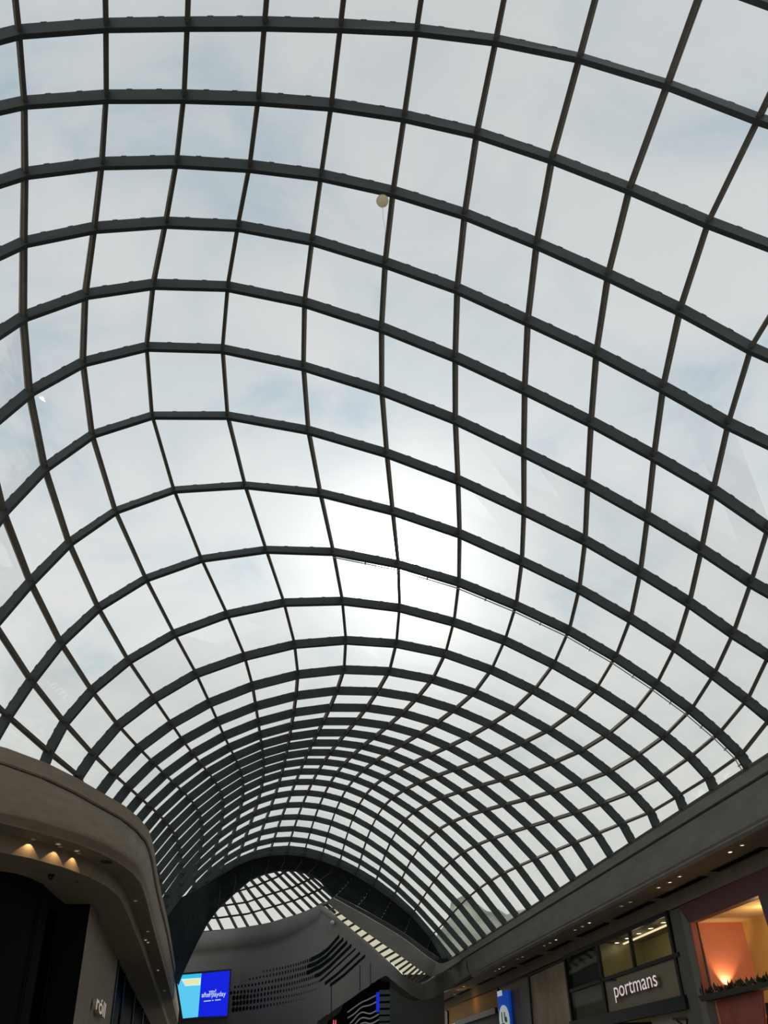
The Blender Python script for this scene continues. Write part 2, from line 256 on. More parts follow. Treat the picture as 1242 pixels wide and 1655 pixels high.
M['black'] = mat('black_frame', (0.006, 0.006, 0.007), 0.45, 0, .3)
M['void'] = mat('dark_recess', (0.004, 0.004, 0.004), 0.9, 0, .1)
M['floor'] = mat('pale_stone_floor', (0.30, 0.28, 0.25), 0.35, 0, .4, noise=(.5, .08, (1, 1, 1)))
M['deck'] = mat('roof_deck', (0.16, 0.16, 0.16), 0.9)

# ---------------------------------------------------------------- the glass vault
R0, R1, K0, K1 = -2, 27, -4, 14
P = {}
for r, s in NODES.items():
    for c, e in zip(range(K0, K1 + 1), s.split()):
        P[r, c] = Vector(tuple(map(float, e.split(','))))
NRM = {}
for (r, c) in P:
    tr = P[r, min(c + 1, K1)] - P[r, max(c - 1, K0)]
    tp = P[min(r + 1, R1), c] - P[max(r - 1, R0), c]
    n = tr.cross(tp).normalized()
    ctr = Vector((5.0, P[r, c].y, 7.0))
    if n.dot(P[r, c] - ctr) < 0: n = -n
    NRM[r, c] = n
roof = thing('glass_roof', 'great arched glass roof of dark steel ribs over the whole mall hall', 'roof', (0, 0, 0))
for r in range(R0, R1 + 1):
    bm = bmesh.new()
    pts = [P[r, c] for c in range(K0, K1 + 1)]; ups = [NRM[r, c] for c in range(K0, K1 + 1)]
    far = min(max((r - 8) / 6.0, 0), 1)                        # deeper beams towards the far, left-hand flank
    dep = [0.285 + far * (.015 + .02 * min(max((8 - c) / 5.0, 0), 1)) for c in range(K0, K1 + 1)]
    sweep_bar(bm, pts, ups, 0.095, dep)
    for c in range(K0, K1):                                    # glazing clips along the top edge
        for k in (0.3, 0.68):
            a = P[r, c].lerp(P[r, c + 1], k); n = NRM[r, c].lerp(NRM[r, c + 1], k).normalized()
            t = (P[r, c + 1] - P[r, c]).normalized()
            prism_bar(bm, a + n * .142 - t * .05, a + n * .142 + t * .05, n, 0.10, 0.03)
    part('rib', bm, M['steel'], roof)
for c in range(K0, K1 + 1):
    bm = bmesh.new()
    ups = [NRM[r, c] for r in range(R0, R1 + 1)]
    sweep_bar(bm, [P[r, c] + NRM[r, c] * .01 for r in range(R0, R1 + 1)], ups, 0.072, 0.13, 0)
    sweep_bar(bm, [P[r, c] + NRM[r, c] * .105 for r in range(R0, R1 + 1)], ups, 0.092, 0.05, 1)   # paler upper bar under the glass
    part('purlin', bm, [M['purlin'], M['upper_bar']], roof)
def project(p):
    q = ROT.transposed() @ ((p - Vector((0, 0, EYE))) / U)
    return (CX + F * q.x / q.z, CY + F * q.y / q.z) if q.z > .02 else None
def pane(bm, r, c):
    q = [(r, c), (r, c + 1), (r + 1, c + 1), (r + 1, c)]
    lo = [bm.verts.new(P[k] + NRM[k] * .132) for k in q]; hi = [bm.verts.new(P[k] + NRM[k] * .150) for k in q]
    for t in ((0, 1, 2), (0, 2, 3)):
        bm.faces.new([lo[i] for i in t]); bm.faces.new([hi[i] for i in t[::-1]])
    for i in range(4): bm.faces.new((lo[i], lo[(i + 1) % 4], hi[(i + 1) % 4], hi[i]))
size = []
for r in range(R0, R1):
    for c in range(K0, K1):
        s = [project(P[k]) for k in ((r, c), (r, c + 1), (r + 1, c + 1), (r + 1, c))]
        a = 0
        if all(s):
            s = [(min(max(x, 0), 1242), min(max(y, 0), 1655)) for x, y in s]
            a = abs(sum(s[i][0] * s[(i + 1) % 4][1] - s[(i + 1) % 4][0] * s[i][1] for i in range(4))) / 2
        size.append((a, r, c))
size.sort(reverse=True)
for a, r, c in size[:100]:
    bm = bmesh.new(); pane(bm, r, c); part('glass_pane', bm, M['roofglass'], roof)
bm = bmesh.new()
for a, r, c in size[100:]: pane(bm, r, c)
o = part('glass_panes', bm, M['roofglass'], roof); o['kind'] = 'stuff'
# pale lighting conduit hung under one rib, sprinkler heads beside the purlins
bm = bmesh.new()
tube(bm, [P[8, c] - NRM[8, c] * .20 + Vector((0, .05, 0)) for c in range(4, 15)], .018, 6)
for c in range(4, 14):
    a = P[8, c].lerp(P[8, c + 1], .5); n = NRM[8, c]
    prism_bar(bm, a - n * .12 + Vector((0, .05, 0)), a - n * .24 + Vector((0, .05, 0)), (0, 1, 0), .04, .04)
part('conduit', bm, mat('galvanised_conduit', (.35, .35, .34), .4, .5), roof)
msp = mat('sprinkler_metal', (.10, .09, .08), .5, .3)
for r, c in [(10, k) for k in (6, 8, 9, 10, 13)] + [(r, 5) for r in (12, 14, 16, 18, 20, 22, 24)]:
    a = P[r, c].lerp(P[r - 1, c], .14); n = NRM[r, c]
    bm = bmesh.new(); tube(bm, [a, a - n * .2], .022, 6); disc(bm, a - n * .2, -n, .06, .02, 10)
    prism_bar(bm, a - n * .1 - Vector((.09, 0, 0)), a - n * .1 + Vector((.09, 0, 0)), n, .03, .03)
    part('sprinkler_head', bm, msp, roof)

# ---------------------------------------------------------------- dark portal closing the vault
inner_px = [(288, 1592), (294, 1576), (302, 1558), (318, 1524), (335, 1492), (353, 1468), (378, 1444), (405, 1421), (429, 1411), (453, 1405.5),
            (478, 1406), (500, 1411), (519, 1422), (540, 1451), (572, 1472), (612, 1493), (651, 1517), (688, 1545), (716, 1558)]
bm = bmesh.new()
outer = [P[27, c] + NRM[27, c] * .1 if c > 0 else P[{0: 26, -1: 25}.get(c, 24), c] - NRM[24, c] * .16 for c in range(K0, K1 + 1)]
YI = 2.955
inner = [at(x, y, Y=YI) for x, y in inner_px]
mid = [(a.lerp(b, .5)) + Vector((0, .25, 0)) for a, b in zip(outer, inner)]
back = [p + Vector((0, .5, 0)) for p in inner]
loft(bm, [outer, mid, inner, back])
portal = thing('portal_band', 'dark curved metal band closing the far end of the glass vault', 'portal', (5, YI * U, 9))
part('band', bm, M['ring'], portal)
for k in range(4, 19):                                        # standing seams from rib to opening edge
    bm = bmesh.new(); a, m_, b = outer[k], mid[k], inner[k]
    if k < 15:
        q = a.lerp(m_, .7)
        tube(bm, [q + Vector((0, -.05, 0)), m_ + Vector((.1, -.06, 0)), m_.lerp(b, .6) + Vector((.04, -.07, 0)), b + Vector((0, -.05, 0))], .014, 5)
    if k >= 15: tube(bm, [a + Vector((0, -.05, 0)), m_ + Vector((0, -.05, 0)), b + Vector((0, -.05, 0))], .008, 5)
    se = part('seam', bm, M['seam'], portal)
    for j in range(9 if k >= 11 else 0):                      # stud heads along the seam
        w = j / 8.0
        p = a.lerp(m_, w * 2) if w < .5 else m_.lerp(b, w * 2 - 1)
        bm = bmesh.new(); disc(bm, p + Vector((0, -.07, 0)), (0, -1, .3), .04, .03, 8); part('stud', bm, M['seam'], se)

# ---------------------------------------------------------------- far skylight beyond the portal
def sky_pt(x, y):
    v = ROT @ Vector((x - CX, y - CY, F)); v = v / v[1]       # y = 3.1 + (0.62 - z)*3 -> y*(1+3*v.z)=4.96
    t = 4.96 / (1 + 3 * v[2]); t += .05
    return W(v[0] * t, t, v[2] * t)
A = [((306, 1483), (328, 1514)), ((324, 1473), (345, 1510)), ((340, 1462), (364, 1510)), ((356, 1448), (386, 1507)), ((369, 1440), (404, 1503)), ((381, 1431), (424, 1499)),
     ((393, 1427), (445, 1495)), ((402, 1418), (466, 1490)), ((414, 1413), (484, 1486)), ((426, 1409), (500, 1482)), ((440, 1404), (513, 1477)), ((452, 1403), (524, 1472)),
     ((464, 1402), (534, 1468)), ((475, 1402), (542, 1464)), ((487, 1404), (549, 1459)), ((498, 1406), (556, 1454))]
B = [[(330, 1462), (383, 1441), (400, 1436), (416, 1431), (447, 1418), (466, 1406)], [(315, 1478), (360, 1464), (400, 1458), (431, 1447), (474, 1434), (497, 1423), (525, 1408)],
     [(310, 1492), (341, 1484), (357, 1483), (400, 1477), (432, 1468), (477, 1455), (503, 1444), (540, 1427)], [(318, 1507), (381, 1502), (419, 1496), (462, 1487), (505, 1474), (545, 1452)]]
fs = thing('far_skylight', 'smaller tilted glass skylight seen through the portal opening at far end', 'skylight', tuple(sky_pt(430, 1450)))
lines = []
for (a, b) in A:
    bm = bmesh.new(); p, q = sky_pt(*a), sky_pt(*b); d = (q - p)
    p, q = p - d * .12, q + d * .12; lines.append((p, q))
    prism_bar(bm, p, q, (0, -.3, 1), .13, .16); part('rib', bm, M['steel'], fs)
for b in B:
    bm = bmesh.new(); pts = [sky_pt(*p) for p in b]
    sweep_bar(bm, pts, [Vector((0, -.3, 1))] * len(pts), .13, .12); part('purlin', bm, M['steel'], fs)
for (a, b), (c_, d) in zip(lines, lines[1:]):
    bm = bmesh.new(); slab(bm, [a, b, d, c_], (0, .006, .02)); part('glass_pane', bm, M['roofglass'], fs)

# ---------------------------------------------------------------- the setting: floor, decks
bm = bmesh.new(); box(bm, (-40, -30, -.3), (40, 100, 0)); struct(obj('floor', bm, M['floor']))
YE = 2.82; YJ = 2.68
# right-hand side: eave lip, fascia, soffit, shopfront plane, all running along the hall
def right_strip(name, prof, material, y0=-1.2, y1=YE, label=None):
    bm = bmesh.new()
    ring_ = lambda y: [bm.verts.new(W(x, y, z)) for x, z in prof]
    a, b = ring_(y0), ring_(y1); n = len(prof)
    for i in range(n): bm.faces.new((a[i], a[(i + 1) % n], b[(i + 1) % n], b[i]))
    bm.faces.new(a[::-1]); bm.faces.new(b)
    return struct(obj(name, bm, material), label)
right_strip('trim_1', [(.6985, .3625), (.6985, .3425), (.712, .3425), (.76, .3625)], M['concrete'], y1=YE, label='plain eave lip along the right side under the glass roof')
right_strip('wall_right', [(.7035, .3405), (.7095, .3050), (.7115, .2985), (.7150, .2960), (.7150, .2935), (.7210, .2905), (.725, .2905), (.80, .3405)], M['concrete'], y1=YJ, label='smooth grey fascia band along the right side above the shops')
right_strip('ceiling', [(.725, .2910), (.8005, .2910), (.8005, .300), (.73, .300)], M['soffit'], y1=3.5, label='warm grey soffit over the right-hand shopfronts')
right_strip('trim_2', [(.8005, .2915), (.8005, .2705), (.82, .2705), (.82, .2915)], M['soffit'], y1=3.5, label='bulkhead band between soffit and right-hand shopfronts')
bm = bmesh.new(); box(bm, W(.705, -1.2, .345), W(2.4, 3.6, .3615)); struct(obj('ceiling_deck', bm, M['deck']))
bm = bmesh.new(); box(bm, W(1.08, -1.2, -.08), W(1.10, 3.6, .35)); struct(obj('wall_shops', bm, M['void']))

# left-hand bulkhead with its rounded corner: three plan curves read off the building
Z_ = .36
rim_px = [(0, 1207), (38, 1217), (71, 1231.6), (121, 1256), (162, 1280), (203, 1304), (236, 1335), (247, 1362), (254, 1406), (261, 1442), (272, 1491), (280, 1538), (287, 1585), (295.5, 1655)]
rim = [at(x, y, Z=.36) for x, y in rim_px]
fas_px = [(0, 1313), (82, 1332), (122, 1345), (165, 1362), (214, 1392), (234, 1428), (242, 1461), (251, 1500), (264, 1545), (278, 1602), (291, 1655)]
fas = [at(x, y, Z=.297) for x, y in fas_px]
st_px = [(0, 1330), (60, 1345), (110, 1359), (179, 1387), (220, 1417), (234, 1447), (247, 1497), (262, 1552), (275, 1602), (287, 1650)]
stp = [at(x, y, Z=.2905) for x, y in st_px]
f2_px = [(0, 1377), (40, 1385), (82, 1395), (154, 1422), (187, 1444), (203, 1469), (215, 1499), (228, 1530), (247, 1584), (266, 1640)]
f2 = [at(x, y, Z=.27) for x, y in f2_px]
def extend(c, far_y):
    d = (c[0] - c[1]).normalized()
    e = c[-1] + (c[-1] - c[-3]) * ((far_y - c[-1].y) / max((c[-1] - c[-3]).y, .01))
    return resample([c[0] + d * 14] + [c[0] + d * 4] + c + ([e] if far_y > c[-1].y + .2 else []), 72)
top_px = [(0, 1407), (33, 1413), (63, 1425), (90, 1448)]
topc = resample([W(-.95, 1.0, .27), W(-.5, 1.16, .27)] + [at(x, y, Z=.27) for x, y in top_px] + [W(-.2385, 1.455, .27), W(-.2005, 1.458, .27), W(-.2020, 1.62, .27), W(-.2090, 2.03, .27), W(-.2200, 2.98, .27), W(-.2430, 4.85, .27)], 72)
rimc, fasc, stc, f2c = extend(rim, 96), extend(fas, 96), extend(stp, 96), extend(f2, 96)
def lvl(curve, z, out=0.0):
    res = []
    n = len(curve)
    for i, p in enumerate(curve):
        t = (curve[min(i + 1, n - 1)] - curve[max(i - 1, 0)]).normalized(); s = Vector((-t.y, t.x, 0))   # towards the left, away from the hall
        q = p + s * out; q.z = z * U + EYE; res.append(q)
    return res
bm = bmesh.new()
loft(bm, [lvl(rimc, .3605, .4), lvl(rimc, .3605), lvl(rimc, .3440), lvl(rimc, .3425, .05)])
struct(obj('trim_3', bm, M['concrete_l'], smooth=False), 'curved eave lip along the top of the left bulkhead')
bm = bmesh.new()
loft(bm, [lvl(rimc, .3425, .30), lvl(rimc, .3425, .09), lvl(rimc, .3405, .06), lvl(fasc, .303, -.02), lvl(fasc, .2985), lvl(fasc, .2965, .03), lvl(stc, .2935, -.03), lvl(stc, .2905)])
struct(obj('wall_left', bm, M['concrete_l'], smooth=True), 'tall curved plaster bulkhead sweeping round the left corner')
bm = bmesh.new()
loft(bm, [lvl(stc, .2905), lvl(f2c, .2915)])
loft(bm, [lvl(f2c, .2915), lvl(f2c, .270)])
loft(bm, [lvl(f2c, .270), lvl(topc, .2695)])
struct(obj('ceiling_left', bm, M['soffit'], smooth=False), 'stepped soffit under the left bulkhead')
bm = bmesh.new()
edge = lvl(rimc, .3575, .35)
slab(bm, edge + [Vector((-45, 98, edge[0].z)), Vector((-45, edge[0].y, edge[0].z))], (0, 0, .08))
struct(obj('ceiling_deck', bm, M['deck']))
# ---------------------------------------------------------------- left-hand shop: dark front, pale pier with lettering
def vpoly(pts): return [Vector(p) for p in pts]
bm = bmesh.new()
slab(bm, [W(-.2003, 1.459, -.08), W(-.2003, 1.459, .2700), W(-.2093, 2.05, .2700), W(-.2093, 2.05, -.08)], (-.35, 0, 0))
struct(obj('wall_pier', bm, M['concrete_l']), 'pale plastered wall of the left shop with small raised lettering')
ux = Vector((-.0095, .6, 0)).normalized(); nz = Vector((1, .016, 0)).normalized()
lm = [mat('cream_sign_face', (.75, .66, .52), .4, emit=(1.0, .86, .66), estr=.25), mat('cream_sign_side', (.45, .38, .28), .5)]
sign = thing('shop_sign', 'small cream raised lettering on the pale wall at lower left', 'sign', tuple(W(-.2035, 1.74, .15)))
text_parts('r\u00f3ll', W(-.2018, 1.655, .1475) + nz * .02, ux, (0, 0, 1), 3.3, .12, lm, sign, offset=.012, height=.44)
# dark glazed front left of the pier
df = thing('shopfront', 'black glazed shopfront at the left edge', 'shopfront', tuple(W(-.27, 1.35, -.08)))
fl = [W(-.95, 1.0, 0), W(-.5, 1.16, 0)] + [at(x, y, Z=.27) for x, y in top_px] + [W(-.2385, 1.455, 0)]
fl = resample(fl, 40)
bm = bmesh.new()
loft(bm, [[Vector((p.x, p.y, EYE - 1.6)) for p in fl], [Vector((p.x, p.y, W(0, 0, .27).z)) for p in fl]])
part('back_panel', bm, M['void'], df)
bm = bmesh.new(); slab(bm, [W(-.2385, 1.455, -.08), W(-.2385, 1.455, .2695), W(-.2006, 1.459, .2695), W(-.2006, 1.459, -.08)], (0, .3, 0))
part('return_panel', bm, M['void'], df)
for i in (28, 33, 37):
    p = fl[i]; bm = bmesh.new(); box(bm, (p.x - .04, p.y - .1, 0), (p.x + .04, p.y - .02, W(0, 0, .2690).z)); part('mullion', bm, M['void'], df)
for i, j in ((24, 28), (28, 33), (33, 37)):
    a, b = fl[i], fl[j]
    bm = bmesh.new(); slab(bm, [(a.x, a.y - .05, 0), (b.x, b.y - .05, 0), (b.x, b.y - .05, W(0, 0, .25).z), (a.x, a.y - .05, W(0, 0, .25).z)], (0, .02, 0)); part('glass_pane', bm, M['darkglass'], df)
# second dark front beyond the pier
sf = thing('shopfront', 'dim blue-black glazed shopfront just beyond the pale lettered wall', 'shopfront', tuple(W(-.212, 2.3, -.08)))
def lx(y): return -.2093 - (y - 2.05) * .0115
bm = bmesh.new(); slab(bm, [W(lx(2.05) - .03, 2.05, -.08), W(lx(2.05) - .03, 2.05, .2695), W(lx(4.84) - .03, 4.84, .2695), W(lx(4.84) - .03, 4.84, -.08)], (-.1, 0, 0)); part('back_panel', bm, mat('dim_interior', (.012, .017, .018), .8), sf)
ys = [2.05, 2.25, 2.62, 3.05, 3.6, 4.2, 4.8]
for y0, y1 in zip(ys, ys[1:]):
    bm = bmesh.new(); slab(bm, [W(lx(y0), y0, -.08), W(lx(y0), y0, .268), W(lx(y1), y1, .268), W(lx(y1), y1, -.08)], (-.02, 0, 0)); part('glass_pane', bm, M['darkglass'], sf)
for y in ys:
    bm = bmesh.new(); prism_bar(bm, W(lx(y) + .001, y, -.08), W(lx(y) + .001, y, .269), (1, 0, 0), .45 if y == 2.05 else .15, .08); part('mullion', bm, M['black'], sf)

# ---------------------------------------------------------------- end wall, prow beam, glazed slot
plan = [(300, 1508.5, 3.085), (328, 1506, 3.07), (375, 1501, 3.03), (420, 1495, 2.94), (462, 1483, 2.81), (490, 1474, 2.69), (515, 1463, 2.58)]
rimw = [at(x, y, Y=d) for x, y, d in plan]
slope = [at(x, y, Y=d) for x, y, d in [(534, 1477, 2.52), (552, 1488, 2.50), (575, 1507, 2.515), (596, 1524, 2.55), (620, 1546, 2.62), (640, 1564, 2.71), (660, 1583, 2.80), (675, 1589, 2.86), (689, 1587, 2.895), (702, 1579, 2.90)]] + [at(722, 1566, X=.703), at(745, 1551, X=.7035), W(.7035, YJ, .3405)]
topw = resample(rimw, 40)
tops = resample([rimw[-1]] + slope, 60)
def bearing_bottom(p, px):
    """point straight below p whose height is that of the picture line px"""
    v = (p - Vector((0, 0, EYE))) / U
    best = None
    for (x0, y0), (x1, y1) in zip(px, px[1:]):
        for k in range(21):
            x, y = x0 + (x1 - x0) * k / 20, y0 + (y1 - y0) * k / 20
            w = at(x, y, Y=v.y, m=False); e = abs(w.x - v.x)
            if best is None or e < best[0]: best = (e, w.z)
    return Vector((p.x, p.y, best[1] * U + EYE))
low_px = [(480, 1674), (507, 1655), (560, 1619), (610, 1584), (624, 1576), (635, 1585), (664, 1608), (681, 1616.5), (700, 1614), (720, 1600), (745, 1584.5), (775, 1569)]
lowS = [bearing_bottom(p, low_px) for p in tops]
for i in range(10):
    lowS[-10 + i].x += .0075 * U * i / 9; lowS[-10 + i].z += (W(0, 0, .2975).z - lowS[-10 + i].z) * i / 9
lowW = [Vector((p.x, p.y, W(0, 0, -.08).z)) for p in topw]
zdrop = lambda c, d: [p - Vector((0, 0, d * (0.45 + .55 * (1 - i / (len(c) - 1))))) for i, p in enumerate(c)]
def fwd(c, k):
    r = []
    for i, p in enumerate(c):
        t = (c[min(i + 1, len(c) - 1)] - c[max(i - 1, 0)]); t.z = 0; t.normalize(); r.append(p + Vector((t.y, -t.x, 0)) * k)
    return r
full = topw + tops[1:]; nW = len(topw); nF = len(full)
fade = [max(0.0, 1 - max(i - nW * .55, 0) / (nW * .6)) for i in range(nF)]
def prof(drop, out):
    f = fwd(full, 1.0); r = []
    for i, p in enumerate(full):
        d = (f[i] - p) * out * fade[i]; q = p + d
        q = q - Vector((0, 0, drop * (.45 + .55 * fade[i])) if i < nW else (0, 0, drop * .2)); r.append(q)
    return r
lowF = lowW[:-1] + lowS
for i in range(nW - 12, nW - 1):                              # the underside edge runs on down to the left
    w = (i - (nW - 12)) / 11.0; lowF[i] = Vector((full[i].x, full[i].y, lowS[0].z - (1 - w) * 3.2))
bm = bmesh.new()
loft(bm, [fwd(full, -.30), fwd(full, -.08), full, prof(1.05, 0), prof(1.12, -.09), prof(1.5, -.10), prof(2.3, -.01), [p.lerp(q, .5) for p, q in zip(prof(2.3, -.01), lowF)], lowF])
struct(obj('wall_end', bm, M['endwall'], smooth=True), 'big concave grey end wall with rows of dark perforations wrapping into the right fascia')
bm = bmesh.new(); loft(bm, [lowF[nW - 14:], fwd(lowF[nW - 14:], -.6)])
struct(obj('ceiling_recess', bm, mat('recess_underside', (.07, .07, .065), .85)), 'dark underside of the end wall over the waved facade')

beamT = resample([at(x, y, Y=d) for x, y, d in [(537, 1450.5, 2.545), (569, 1468, 2.585), (601, 1486, 2.63), (649, 1515, 2.70), (697, 1551, 2.775), (711, 1557.0, 2.80), (722, 1555, 2.775)]] + [at(742, 1543, X=.6985), W(.6985, YJ, .3615)], 40)
beamB = resample([at(x, y, Y=d) for x, y, d in [(529, 1459, 2.545), (560, 1484, 2.585), (598, 1511, 2.63), (646, 1544, 2.70), (684, 1571, 2.76), (697, 1578, 2.79), (711, 1573, 2.77)]] + [at(745, 1552, X=.6985), W(.6985, YJ, .3425)], 40)
bm = bmesh.new(); dv = Vector((.25, .55, .05))
loft(bm, [beamT, beamB, [p + dv for p in beamB], [p + dv for p in beamT], beamT])
struct(obj('trim_4', bm, M['concrete']), 'sloping concrete edge beam rising from the right eave to the prow')
gutT = resample([at(x, y, Y=d) for x, y, d in [(541, 1446.5, 2.60), (572, 1462, 2.64), (601, 1477.5, 2.68), (649, 1506, 2.75), (697, 1540, 2.845), (714, 1549.5, 2.87), (726, 1548, 2.86)]], 30)
gutB = [p + Vector((0, 0, -.6)) for p in gutT]
bm = bmesh.new(); dv = Vector((.2, .3, 0))
loft(bm, [gutT, gutB, [p + dv for p in gutB], [p + dv for p in gutT], gutT])
tag(obj('gutter', bm, M['black']), 'black gutter line along the top of the sloping edge beam', 'gutter')

slot = thing('glazed_slot', 'long sloping slot of small pale glass panes below the edge beam', 'window', tuple(at(600, 1518, Y=2.67)))
sT = resample([at(x, y, Y=d) for x, y, d in [(531, 1459, 2.585), (560, 1481, 2.62), (598, 1508, 2.665), (649, 1543, 2.735), (685, 1568, 2.86), (696, 1577, 2.92)]], 58)
sB = resample([at(x, y, Y=d) for x, y, d in [(517, 1462, 2.59), (552, 1490, 2.62), (596, 1528, 2.68), (635, 1558, 2.75), (664, 1584, 2.85), (680, 1586, 2.91)]], 58)
mslot = glass('slot_glass', (.80, .78, .70), .05, .2)
for i in range(0, 57, 3):
    bm = bmesh.new(); slab(bm, [sB[i], sB[i + 3], sT[i + 3], sT[i]], (.004, .02, 0)); part('glass_pane', bm, mslot, slot)
    bm = bmesh.new(); prism_bar(bm, sB[i] - Vector((0, .03, .02)), sT[i] + Vector((0, -.03, .02)), (0, 1, 0), .12, .08); part('bar', bm, mat('slot_bar', (.20, .18, .15), .6) if i == 0 else bpy.data.materials['slot_bar'], slot)

# perforations of the end wall: seven curving rows of dark holes that stretch into slots
WALLC = [p + (q - p) for p, q in zip(full, prof(0, -.01))]
def on_wall(x, y):
    v = ROT @ Vector((x - CX, y - CY, F)); best = None
    for cur in (WALLC[:-12],):
        for a, b in zip(cur, cur[1:]):
            den = (b.x - a.x) * v.y - (b.y - a.y) * v.x
            if abs(den) < 1e-9: continue
            k = (a.y * v.x - a.x * v.y) / den
            if -0.02 <= k <= 1.02:
                q = a.lerp(b, k); t = q.y / v.y; n = Vector(((b - a).y, -(b - a).x, 0)).normalized()
                return Vector((v.x * t, v.y * t, v.z * t + EYE)), n
    return None
rows = [
    ([(305, 378), (480, 345), (600, 315), (720, 275), (800, 235), (870, 180), (965, 70)], 14, 26, 720),
    ([(185, 445), (350, 415), (500, 385), (640, 350), (760, 310), (850, 250), (1000, 95)], 14, 26, 700),
    ([(55, 515), (240, 490), (400, 460), (560, 425), (700, 385), (800, 335), (900, 260), (1035, 120)], 16, 27, 690),
    ([(20, 565), (240, 545), (420, 510), (560, 480), (700, 440), (800, 400), (880, 335), (1070, 150)], 22, 24, 760),
    ([(45, 610), (200, 595), (400, 560), (560, 530), (700, 495), (800, 460), (880, 390), (1105, 180)], 30, 14, 800),
    ([(45, 660), (250, 635), (450, 605), (600, 580), (690, 555), (780, 525)], 32, 10, 2000),
    ([(40, 712), (250, 690), (450, 655), (600, 630), (690, 605)], 32, 8, 2000),
]
bars = [([(840, 485), (950, 400), (1145, 215)], 20), ([(885, 500), (1000, 415), (1190, 240)], 20)]
SC = .1852
bm = bmesh.new()
def poly_at(pts, s):
    for (x0, y0), (x1, y1) in zip(pts, pts[1:]):
        if x1 >= s: return y0 + (y1 - y0) * (s - x0) / (x1 - x0)
    return pts[-1][1]
def hole(x, y, h, wfac=1.0):
    r = on_wall(370 + x * SC, 1500 + y * SC)
    if not r: return
    p, n = r; mpp = p.y / F * 1.12
    hh = h * SC * mpp / 2
    s = Vector((0, 0, 1)).cross(n)
    vs = [bm.verts.new(p + n * .012 + s * math.cos(k * math.pi / 5) * hh * wfac + Vector((0, 0, 1)) * math.sin(k * math.pi / 5) * hh) for k in range(10)]
    bm.faces.new(vs)
def strip(pts, h, x0, x1):
    n = 28; lo = []; hi = []
    for i in range(n):
        x = x0 + (x1 - x0) * i / (n - 1); y = poly_at(pts, x)
        r = on_wall(370 + x * SC, 1500 + y * SC)
        if not r: continue
        p, nn = r; hh = h * SC * p.y / F * 1.12 / 2
        lo.append(bm.verts.new(p + nn * .014 - Vector((0, 0, hh)))); hi.append(bm.verts.new(p + nn * .014 + Vector((0, 0, hh))))
    for i in range(len(lo) - 1): bm.faces.new((lo[i], lo[i + 1], hi[i + 1], hi[i]))
for pts, h0, h1, xm in rows:
    x = pts[0][0]
    while x < min(pts[-1][0], xm):
        k = (x - pts[0][0]) / max(min(pts[-1][0], xm) - pts[0][0], 1)
        hole(x, poly_at(pts, x), h0 + (h1 - h0) * k, .95)
        x += 30 - 12 * min(max((x - 300) / 400.0, 0), 1)
    if xm < 2000: strip(pts, h1 * 1.0, xm - 5, pts[-1][0])
for pts, h in bars: strip(pts, h, pts[0][0], pts[-1][0])
per = obj('perforations', bm, mat('perforation_shadow', (.006, .010, .012), .9, 0, .05)); per['kind'] = 'structure'
per.parent = bpy.data.objects['wall_end']
# panel joints
bm = bmesh.new()
for x, y0, y1 in ((536, 1592, 1652), (582, 1560, 1601), (599, 1556, 1591)):
    a, b = on_wall(x, y0), on_wall(x, y1)
    if a and b: prism_bar(bm, a[0] + a[1] * .005, b[0] + b[1] * .005, a[1], .035, .02)
jo = obj('panel_joint', bm, M['void']); jo.parent = bpy.data.objects['wall_end']; jo['kind'] = 'structure'
# small camera dome on the end wall
p, n = on_wall(541, 1492)
sec = thing('security_camera', 'tiny security camera fixed high on the end wall beneath the slot', 'camera', tuple(p))
bm = bmesh.new(); tube(bm, [p, p + n * .18], .04, 8); part('bracket', bm, M['black'], sec)
bm = bmesh.new(); bmesh.ops.create_uvsphere(bm, u_segments=12, v_segments=8, radius=.12, matrix=Matrix.Translation(p + n * .22)); part('dome', bm, mat('camera_dome', (.5, .5, .5), .2), sec, True)

# ---------------------------------------------------------------- big video screen
YS = 2.985
TR, BR = at(372, 1568.5, Y=YS), at(367.3, 1641.5, Y=YS)
TL, BL = at(284.5, 1576.5, Y=YS), at(295.8, 1646, Y=YS)
MT, MB = at(326, 1573.2, Y=YS), at(320.2, 1643.5, Y=YS)
scr = thing('video_screen', 'bright blue and cyan advertising screen on the end wall at lower left', 'screen', tuple((TL + BR) / 2))
bm = bmesh.new(); slab(bm, [TL + Vector((-.1, .02, .1)), TR + Vector((.09, .02, .09)), BR + Vector((.07, .02, -.09)), BL + Vector((-.1, .02, -.1))], (0, .35, 0)); part('frame', bm, mat('screen_bezel', (.004, .006, .04), .4), scr)
def emis(name, col, s=1.0):
    m = mat(name, (.0, .0, .0), .5, emit=col, estr=s); return m
bm = bmesh.new(); slab(bm, [MT, TR, BR, MB], (0, .03, 0)); bl = part('display', bm, emis('screen_blue', (.002, .012, .72)), scr)
bm = bmesh.new(); slab(bm, [TL, MT, MB, BL], (0, .03, 0)); cy = part('display', bm, emis('screen_cyan', (.10, .58, .86)), scr)
def onscr(x, y, o=.03): return at(275 + x * .0966, 1555 + y * .0966, Y=YS) + Vector((0, -o, 0))
wm = emis('screen_white', (.62, .85, .92)); ym = emis('screen_yellow', (.78, .78, .42)); pm = emis('screen_text', (.55, .66, .95)); cm2 = emis('screen_cyan_deep', (.03, .50, .82))
bm = bmesh.new(); slab(bm, [onscr(190, 285), onscr(515, 262), onscr(510, 385), onscr(255, 402)], (0, .02, 0)); part('graphic', bm, wm, scr)
bm = bmesh.new(); slab(bm, [onscr(225, 300, .04), onscr(485, 280, .04), onscr(482, 368, .04), onscr(268, 385, .04)], (0, .01, 0)); part('graphic', bm, ym, scr)
